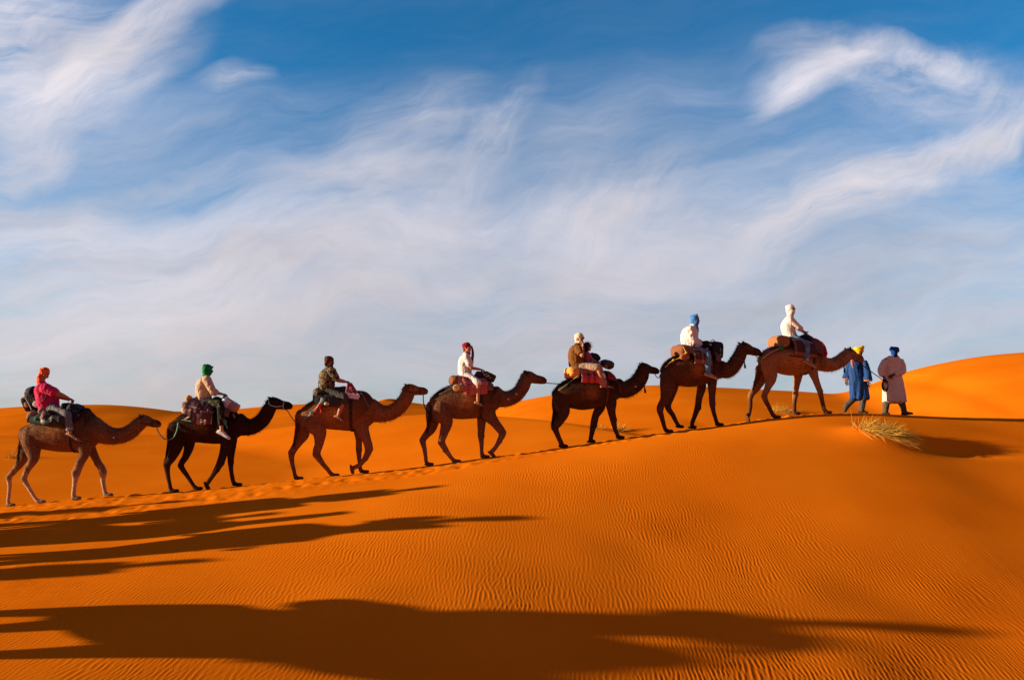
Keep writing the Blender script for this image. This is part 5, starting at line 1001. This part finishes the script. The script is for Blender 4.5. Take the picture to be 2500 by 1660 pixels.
for i, (u, v, y, L, n, lb) in enumerate(((1512, 1052, 38, .7, 140, 'small dry tuft on the low sand behind the plaid saddled camel'), (1463, 1046, 38, .4, 60, 'tiny dry tuft on the low sand seen under the belly of the plaid saddled camel'), (33, 1118, 48, .7, 110, 'small dry tuft on the far sand behind the last camel'), (1958, 1100, 0, 0, 0, ''))):
    if n: q = hit(u, v, after=24); print(u, q); tuft('grass_tuft', q, n, .25, L, (.3, 0, .8), lb, .007, 8+i)
q = hit(2083, 1046, 15, 23); G = Geo(); G.tube(np.array([[*q, .005], [*(q+np.array([-.02, 0, .22])), .004], [*(q+np.array([-.04, 0, .42])), .002]]), n=5); G.tube(np.array([[*(q+np.array([0, .03, 0])), .004], [*(q+np.array([.05, .02, .15])), .003], [*(q+np.array([.07, .02, .25])), .0015]]), n=5)
tag(G.obj('grass_stalk', fabric('dry_stalk', (.5, .3, .1)), loc=q), 'thin upright dry stalk left of the large grass clump', 'grass')
# ------------------------------------------------------------------ the rest of the caravan, coming up from the left outside the picture: its long shadows cross the near sand
def kids(o): return [c for c in bpy.data.objects if c.parent == o]
def dup(o, T, label, piv=None, rot=0.0):
    c = o.copy(); COL.objects.link(c); l = np.array(o.location); c['label'] = label
    if rot: cr, sr = math.cos(rot), math.sin(rot); q = l-piv; l = piv+np.array([q[0]*cr-q[1]*sr, q[0]*sr+q[1]*cr, q[2]]); c.rotation_euler.z = rot
    c.location = Vector([float(q) for q in l+T])
    for ch in kids(o):
        d = ch.copy(); COL.objects.link(d); d.parent = c
        for g in kids(ch):
            e = g.copy(); COL.objects.link(e); e.parent = d
    return c
LT = np.array([1.0, .08]); TE = math.tan(math.radians(10.5))/np.linalg.norm(LT)
def caster(u, v, H):
    """plan point where something H tall must stand so that the tip of its shadow falls at a photo point"""
    t = hit(u, v, 6, 40); s = H/TE
    for _ in range(30):
        o = t[:2]-LT*s; s = (float(ground(o[0], o[1]))+H-t[2])/TE
    return t, o
SADDLES = {o['label']: o for o in COL.objects if o.parent is None and o.get('category') == 'saddle'}
def train(k, u, v, name, ride=True, rot=0.0):
    rot = math.radians(rot); B = FR[k].base
    head = FR[k].P(1250, 470) if not ride else FR[k].P(*{1: (430, 150), 2: (500, 125), 4: (545, 145), 6: (495, 195), 7: (550, 175)}[k]); H = head[2]-FR[k].base[2]; t, o = caster(u, v, H); g = float(ground(o[0], o[1]))
    cr, sr = math.cos(rot), math.sin(rot); q = head-B; head = B+np.array([q[0]*cr-q[1]*sr, q[0]*sr+q[1]*cr, q[2]])
    T = np.array([o[0]-head[0], o[1]-head[1], g-FR[k].base[2]]); print(name, 'tip', t.round(2), 'stands', o.round(2))
    T[2] = float(ground(FR[k].base[0]+T[0], FR[k].base[1]+T[1]))-FR[k].base[2]
    dup(CAMELS[k], T, name+' camel of the caravan', B, rot)
    if not ride: return
    dup(RIDER[k][0], T, 'person riding the '+name+' camel of the caravan', B, rot)
    sd_ = [o_ for o_ in SADDLES.values() if abs(o_.location.x-FR[k].P(*SADC[k])[0]) < .01][0]; dup(sd_, T, 'saddle on the '+name+' camel of the caravan', B, rot)
train(1, 2420, 1540, 'nearest unseen', rot=-42)
train(4, 2240, 1800, 'second unseen', rot=-70)
train(6, 524, 1366, 'third unseen')
train(7, 1323, 1264, 'fourth unseen')
train(2, 1080, 1186, 'fifth unseen')
train(4, 690, 1252, 'sixth unseen')
train(6, 470, 1222, 'seventh unseen')
train(2, 900, 1245, 'second riderless unseen', False)
# ------------------------------------------------------------------ sun, sky and thin high cloud
SUN_EL = math.radians(10.5); SUN_FROM = np.array([-1.0, -.08])       # plan direction toward the sun
az = SUN_FROM/np.linalg.norm(SUN_FROM)
sd = Vector((az[0]*math.cos(SUN_EL), az[1]*math.cos(SUN_EL), math.sin(SUN_EL)))
sl = bpy.data.lights.new('sun', 'SUN'); sl.energy = 5.0; sl.angle = math.radians(.55); sl.color = (1.0, .80, .56)
so = bpy.data.objects.new('sun', sl); COL.objects.link(so); so.rotation_euler = sd.to_track_quat('Z', 'Y').to_euler(); so.location = (-30, -5, 30)
w = bpy.data.worlds.new('World'); SC.world = w; w.use_nodes = True; nt = w.node_tree; N = nt.nodes; L = nt.links
bg = N['Background']; bg.inputs['Strength'].default_value = .10
sky = N.new('ShaderNodeTexSky'); sky.sky_type = 'NISHITA'; sky.sun_disc = False; sky.sun_elevation = SUN_EL
sky.sun_rotation = math.atan2(sd.x, sd.y); sky.air_density = 1.0; sky.dust_density = .3; sky.ozone_density = 3.0
tc = N.new('ShaderNodeTexCoord'); sp = N.new('ShaderNodeSeparateXYZ'); L.new(tc.outputs['Generated'], sp.inputs[0])
def M(op, a, b=None, c=None):
    n = N.new('ShaderNodeMath'); n.operation = op
    for i, q in enumerate((a, b, c)):
        if q is None: continue
        if isinstance(q, (int, float)): n.inputs[i].default_value = q
        else: L.new(q, n.inputs[i])
    return n.outputs[0]
def mixc(f, a, b, t='MIX'):
    n = N.new('ShaderNodeMix'); n.data_type = 'RGBA'; n.blend_type = t
    for k, q in (('Factor', f), ('A', a), ('B', b)):
        s = n.inputs[k]
        if isinstance(q, (int, float)): s.default_value = q
        elif isinstance(q, tuple): s.default_value = rgb(q)
        else: L.new(q, s)
    return n.outputs['Result']
ymax = M('MAXIMUM', sp.outputs['Y'], .12)
PX = M('DIVIDE', sp.outputs['X'], ymax); PZ = M('DIVIDE', sp.outputs['Z'], ymax)   # where a sight line meets a far upright plane to the north
cb = N.new('ShaderNodeCombineXYZ'); L.new(PX, cb.inputs[0]); L.new(PZ, cb.inputs[1]); P0 = cb.outputs[0]
def vm(op, a, b):
    n = N.new('ShaderNodeVectorMath'); n.operation = op
    for i, q in enumerate((a, b)):
        if isinstance(q, tuple): n.inputs[i].default_value = q
        elif op == 'SCALE' and i == 1: n.inputs['Scale'].default_value = q
        else: L.new(q, n.inputs[i])
    return n.outputs[0]
def noise(vec, scale, detail=6, rough=.55, out='Fac', off=(0, 0, 0), stretch=None, ang=0.0, dist=0.0):
    mp = N.new('ShaderNodeMapping'); mp.inputs['Location'].default_value = off
    if stretch: mp.vector_type = 'TEXTURE'; mp.inputs['Scale'].default_value = stretch; mp.inputs['Rotation'].default_value = (0, 0, ang)
    L.new(vec, mp.inputs['Vector']); n = N.new('ShaderNodeTexNoise'); n.inputs['Scale'].default_value = scale; n.inputs['Detail'].default_value = detail
    n.inputs['Roughness'].default_value = rough; n.inputs['Distortion'].default_value = dist; L.new(mp.outputs[0], n.inputs['Vector']); return n.outputs[out]
def warp(vec, scale, amt, off=(0, 0, 0)):
    c = noise(vec, scale, 3, .5, 'Color', off); return vm('ADD', vec, vm('SCALE', vm('SUBTRACT', c, (.5, .5, .5)), amt))
W1 = warp(P0, 3.0, .16); W2 = warp(W1, 9.0, .05, (3, 1, 0)); W3 = warp(W2, 30.0, .012, (7, 2, 0))
def uvp(u, v):
    r = ray(u, v); return r[0]/r[1], r[2]/r[1]
def stroke(acc, u, v, a, b, ang, s, vec):
    """soft elliptical patch of cloud: centre, half lengths (measured like the photograph's pixels at the view axis), tilt in degrees"""
    x, z = uvp(u, v); mp = N.new('ShaderNodeMapping'); mp.vector_type = 'TEXTURE'; mp.inputs['Location'].default_value = (x, z, 0)
    mp.inputs['Rotation'].default_value = (0, 0, math.radians(ang)); mp.inputs['Scale'].default_value = (a/FPX, b/FPX, 1); L.new(vec, mp.inputs['Vector'])
    g = N.new('ShaderNodeTexGradient'); g.gradient_type = 'SPHERICAL'; L.new(mp.outputs[0], g.inputs['Vector'])
    return M('MULTIPLY_ADD', M('POWER', g.outputs['Fac'], 1.3), s, acc) if not isinstance(acc, (int, float)) else M('MULTIPLY', M('POWER', g.outputs['Fac'], 1.3), s)
STROKES = [
 # upper left bank and its arms
 (60,150,330,170,10,.75),(200,200,240,90,28,.9),(110,235,240,70,14,.8),(330,90,260,55,42,.95),(420,30,200,45,35,.8),(40,40,170,80,-25,.55),(10,290,300,80,25,.35),
 (535,218,85,26,12,.5),(110,370,75,60,40,.6),(30,420,150,45,12,.7),(330,360,350,90,10,.22),
 # centre plume
 (1150,380,260,60,55,.75),(1010,340,200,90,35,.55),(1220,280,110,40,70,.45),(900,440,230,45,2,.75),(950,480,90,60,30,.6),(1060,470,220,90,50,.4),(1400,330,330,60,25,.28),(820,535,60,22,15,.6),
 # right arch: upper arm, hook, lower arm
 (2180,152,290,58,-6,.95),(1990,165,180,50,22,.75),(2330,170,210,46,-20,.75),(2250,215,280,60,-10,.5),(1885,258,90,28,30,.5),(1930,225,120,40,26,.35),(2210,195,340,95,-4,.6),
 (2410,330,120,70,62,.5),(2340,385,260,42,36,1.5),(2120,478,320,52,26,1.6),(1880,555,300,60,17,1.4),(2450,290,140,60,65,.6),(1960,440,260,60,20,.25),
 # middle right puffs
 (1540,520,190,70,40,.6),(1450,600,200,150,55,.65),(1380,690,190,100,60,.55),(1620,600,250,90,10,.4),
 # broad low bank
 (400,640,520,90,-8,.75),(700,660,420,130,18,.8),(250,570,330,55,-6,.45),(1000,600,420,70,8,.55),(1200,560,200,50,5,.45),(900,750,700,120,4,.6),(300,780,700,130,0,.65),(1500,760,700,120,3,.5),
 (2100,650,600,90,5,.42),(2400,560,350,60,5,.3),(2300,760,500,70,3,.4),(800,900,1300,110,0,.5),(2000,880,900,90,0,.35),(100,900,700,120,0,.45),(1950,850,1000,60,2,.3),
]
def cut0(x, lo, k): return M('MAXIMUM', M('MULTIPLY', M('SUBTRACT', x, lo), k), 0)
GROUPS = {}
for q in STROKES:
    t = q[4] % 180; key = 'lo' if (t < 13 or t > 160) else ('mid' if t < 36 else 'hi'); GROUPS.setdefault(key, []).append(q)
dens = 0.0
for gi, (key, ang, sx, sy) in enumerate((('lo', 6, 3.6, .50), ('mid', 26, 3.6, .48), ('hi', 54, 3.2, .50))):
    acc = 0.0
    for k, (u, v, a, b, an, s) in enumerate(GROUPS[key]): acc = stroke(acc, u, v, a*1.45, b*1.75, an, s, (W2, W3)[k % 2])
    str1 = noise(W3, 10.0, 12, .70, off=(3+gi, 4, 0), stretch=(sx, sy, 1), ang=math.radians(ang), dist=.35)
    str2 = noise(W2, 2.6, 6, .58, off=(1, 9+gi, 0), stretch=(1.5, .8, 1), ang=math.radians(ang), dist=.5)
    t = M('MULTIPLY', cut0(str1, .30, 2.7), cut0(str2, .32, 3.0)); dens = M('ADD', M('MULTIPLY', M('MULTIPLY', acc, t), GAIN[gi]), dens)
fibre = noise(W2, 12.0, 9, .64, off=(2, 2, 0), stretch=(4.0, .5, 1), ang=math.radians(12), dist=.12); tex = M('ADD', M('MULTIPLY', fibre, 1.3), M('MULTIPLY', noise(W2, 3.0, 6, .6, off=(8, 2, 0), stretch=(2.4, .7, 1), ang=math.radians(6), dist=.6), .75))
veil = M('POWER', M('MAXIMUM', M('SUBTRACT', 1.0, M('MULTIPLY', M('MAXIMUM', PZ, 0), 1.9)), 0), 2.1)       # thin milky sheet, thickest low down
dens = M('ADD', dens, M('MULTIPLY', M('ADD', M('MULTIPLY', veil, VEIL), .012), M('POWER', tex, 2.2)))
fwd = M('MULTIPLY', M('MINIMUM', M('MAXIMUM', M('SUBTRACT', sp.outputs['Y'], .12), 0), .25), 4.0)      # this bank of cloud hangs to the north only
lp = M('DIVIDE', M('MAXIMUM', dens, 0), M('ADD', M('MAXIMUM', dens, 0), .42)); lp = M('MULTIPLY', M('MULTIPLY', lp, 1.18), fwd); lp = M('MINIMUM', lp, .97)
# the clear sky, deepened
hs = N.new('ShaderNodeHueSaturation'); hs.inputs['Saturation'].default_value = SKY_SAT; hs.inputs['Value'].default_value = SKY_VAL; hs.inputs['Hue'].default_value = SKY_HUE; L.new(fwd, hs.inputs['Fac']); L.new(mixc(1.0, sky.outputs['Color'], mixc(fwd, (1.0, 1.0, 1.0), SKY_TINT), 'MULTIPLY'), hs.inputs['Color'])
mr = N.new('ShaderNodeMapRange'); mr.inputs['From Min'].default_value = -.02; mr.inputs['From Max'].default_value = .42; L.new(PZ, mr.inputs['Value'])
mr2 = N.new('ShaderNodeMapRange'); mr2.inputs['From Min'].default_value = -.45; mr2.inputs['From Max'].default_value = .6; L.new(PX, mr2.inputs['Value'])
shade = noise(W2, 4.0, 7, .6, off=(5, 5, 0), stretch=(2.6, .6, 1), ang=math.radians(5), dist=.5); sh = M('ADD', .50, M('MULTIPLY', shade, .96))
ccol = mixc(mr.outputs['Result'], mixc(mr2.outputs['Result'], CLOUD_LOW, CLOUD_LOWR), CLOUD_HIGH)
sky_fill = M('MULTIPLY', M('SUBTRACT', 1.0, fwd), SKY_FILL_F)       # warm fill added to the sky out of view, to redden the shadows
ccol = mixc(1.0, ccol, sh, 'MULTIPLY')
L.new(mixc(lp, mixc(sky_fill, hs.outputs['Color'], SKY_FILL), ccol), bg.inputs['Color'])
# ------------------------------------------------------------------ camera and view
cd = bpy.data.cameras.new('camera'); cd.sensor_width = 36; cd.lens = FPX/2500*36; cd.clip_end = 5000; cd.clip_start = .05
co = bpy.data.objects.new('camera', cd); COL.objects.link(co); co.location = CAM; co.rotation_euler = (math.pi/2+TILT, 0, 0); SC.camera = co
SC.view_settings.view_transform = 'Standard'; SC.view_settings.look = 'None'; SC.view_settings.gamma = 1; SC.view_settings.exposure = EXPO
SC.cycles.max_bounces = 6; SC.cycles.diffuse_bounces = 3
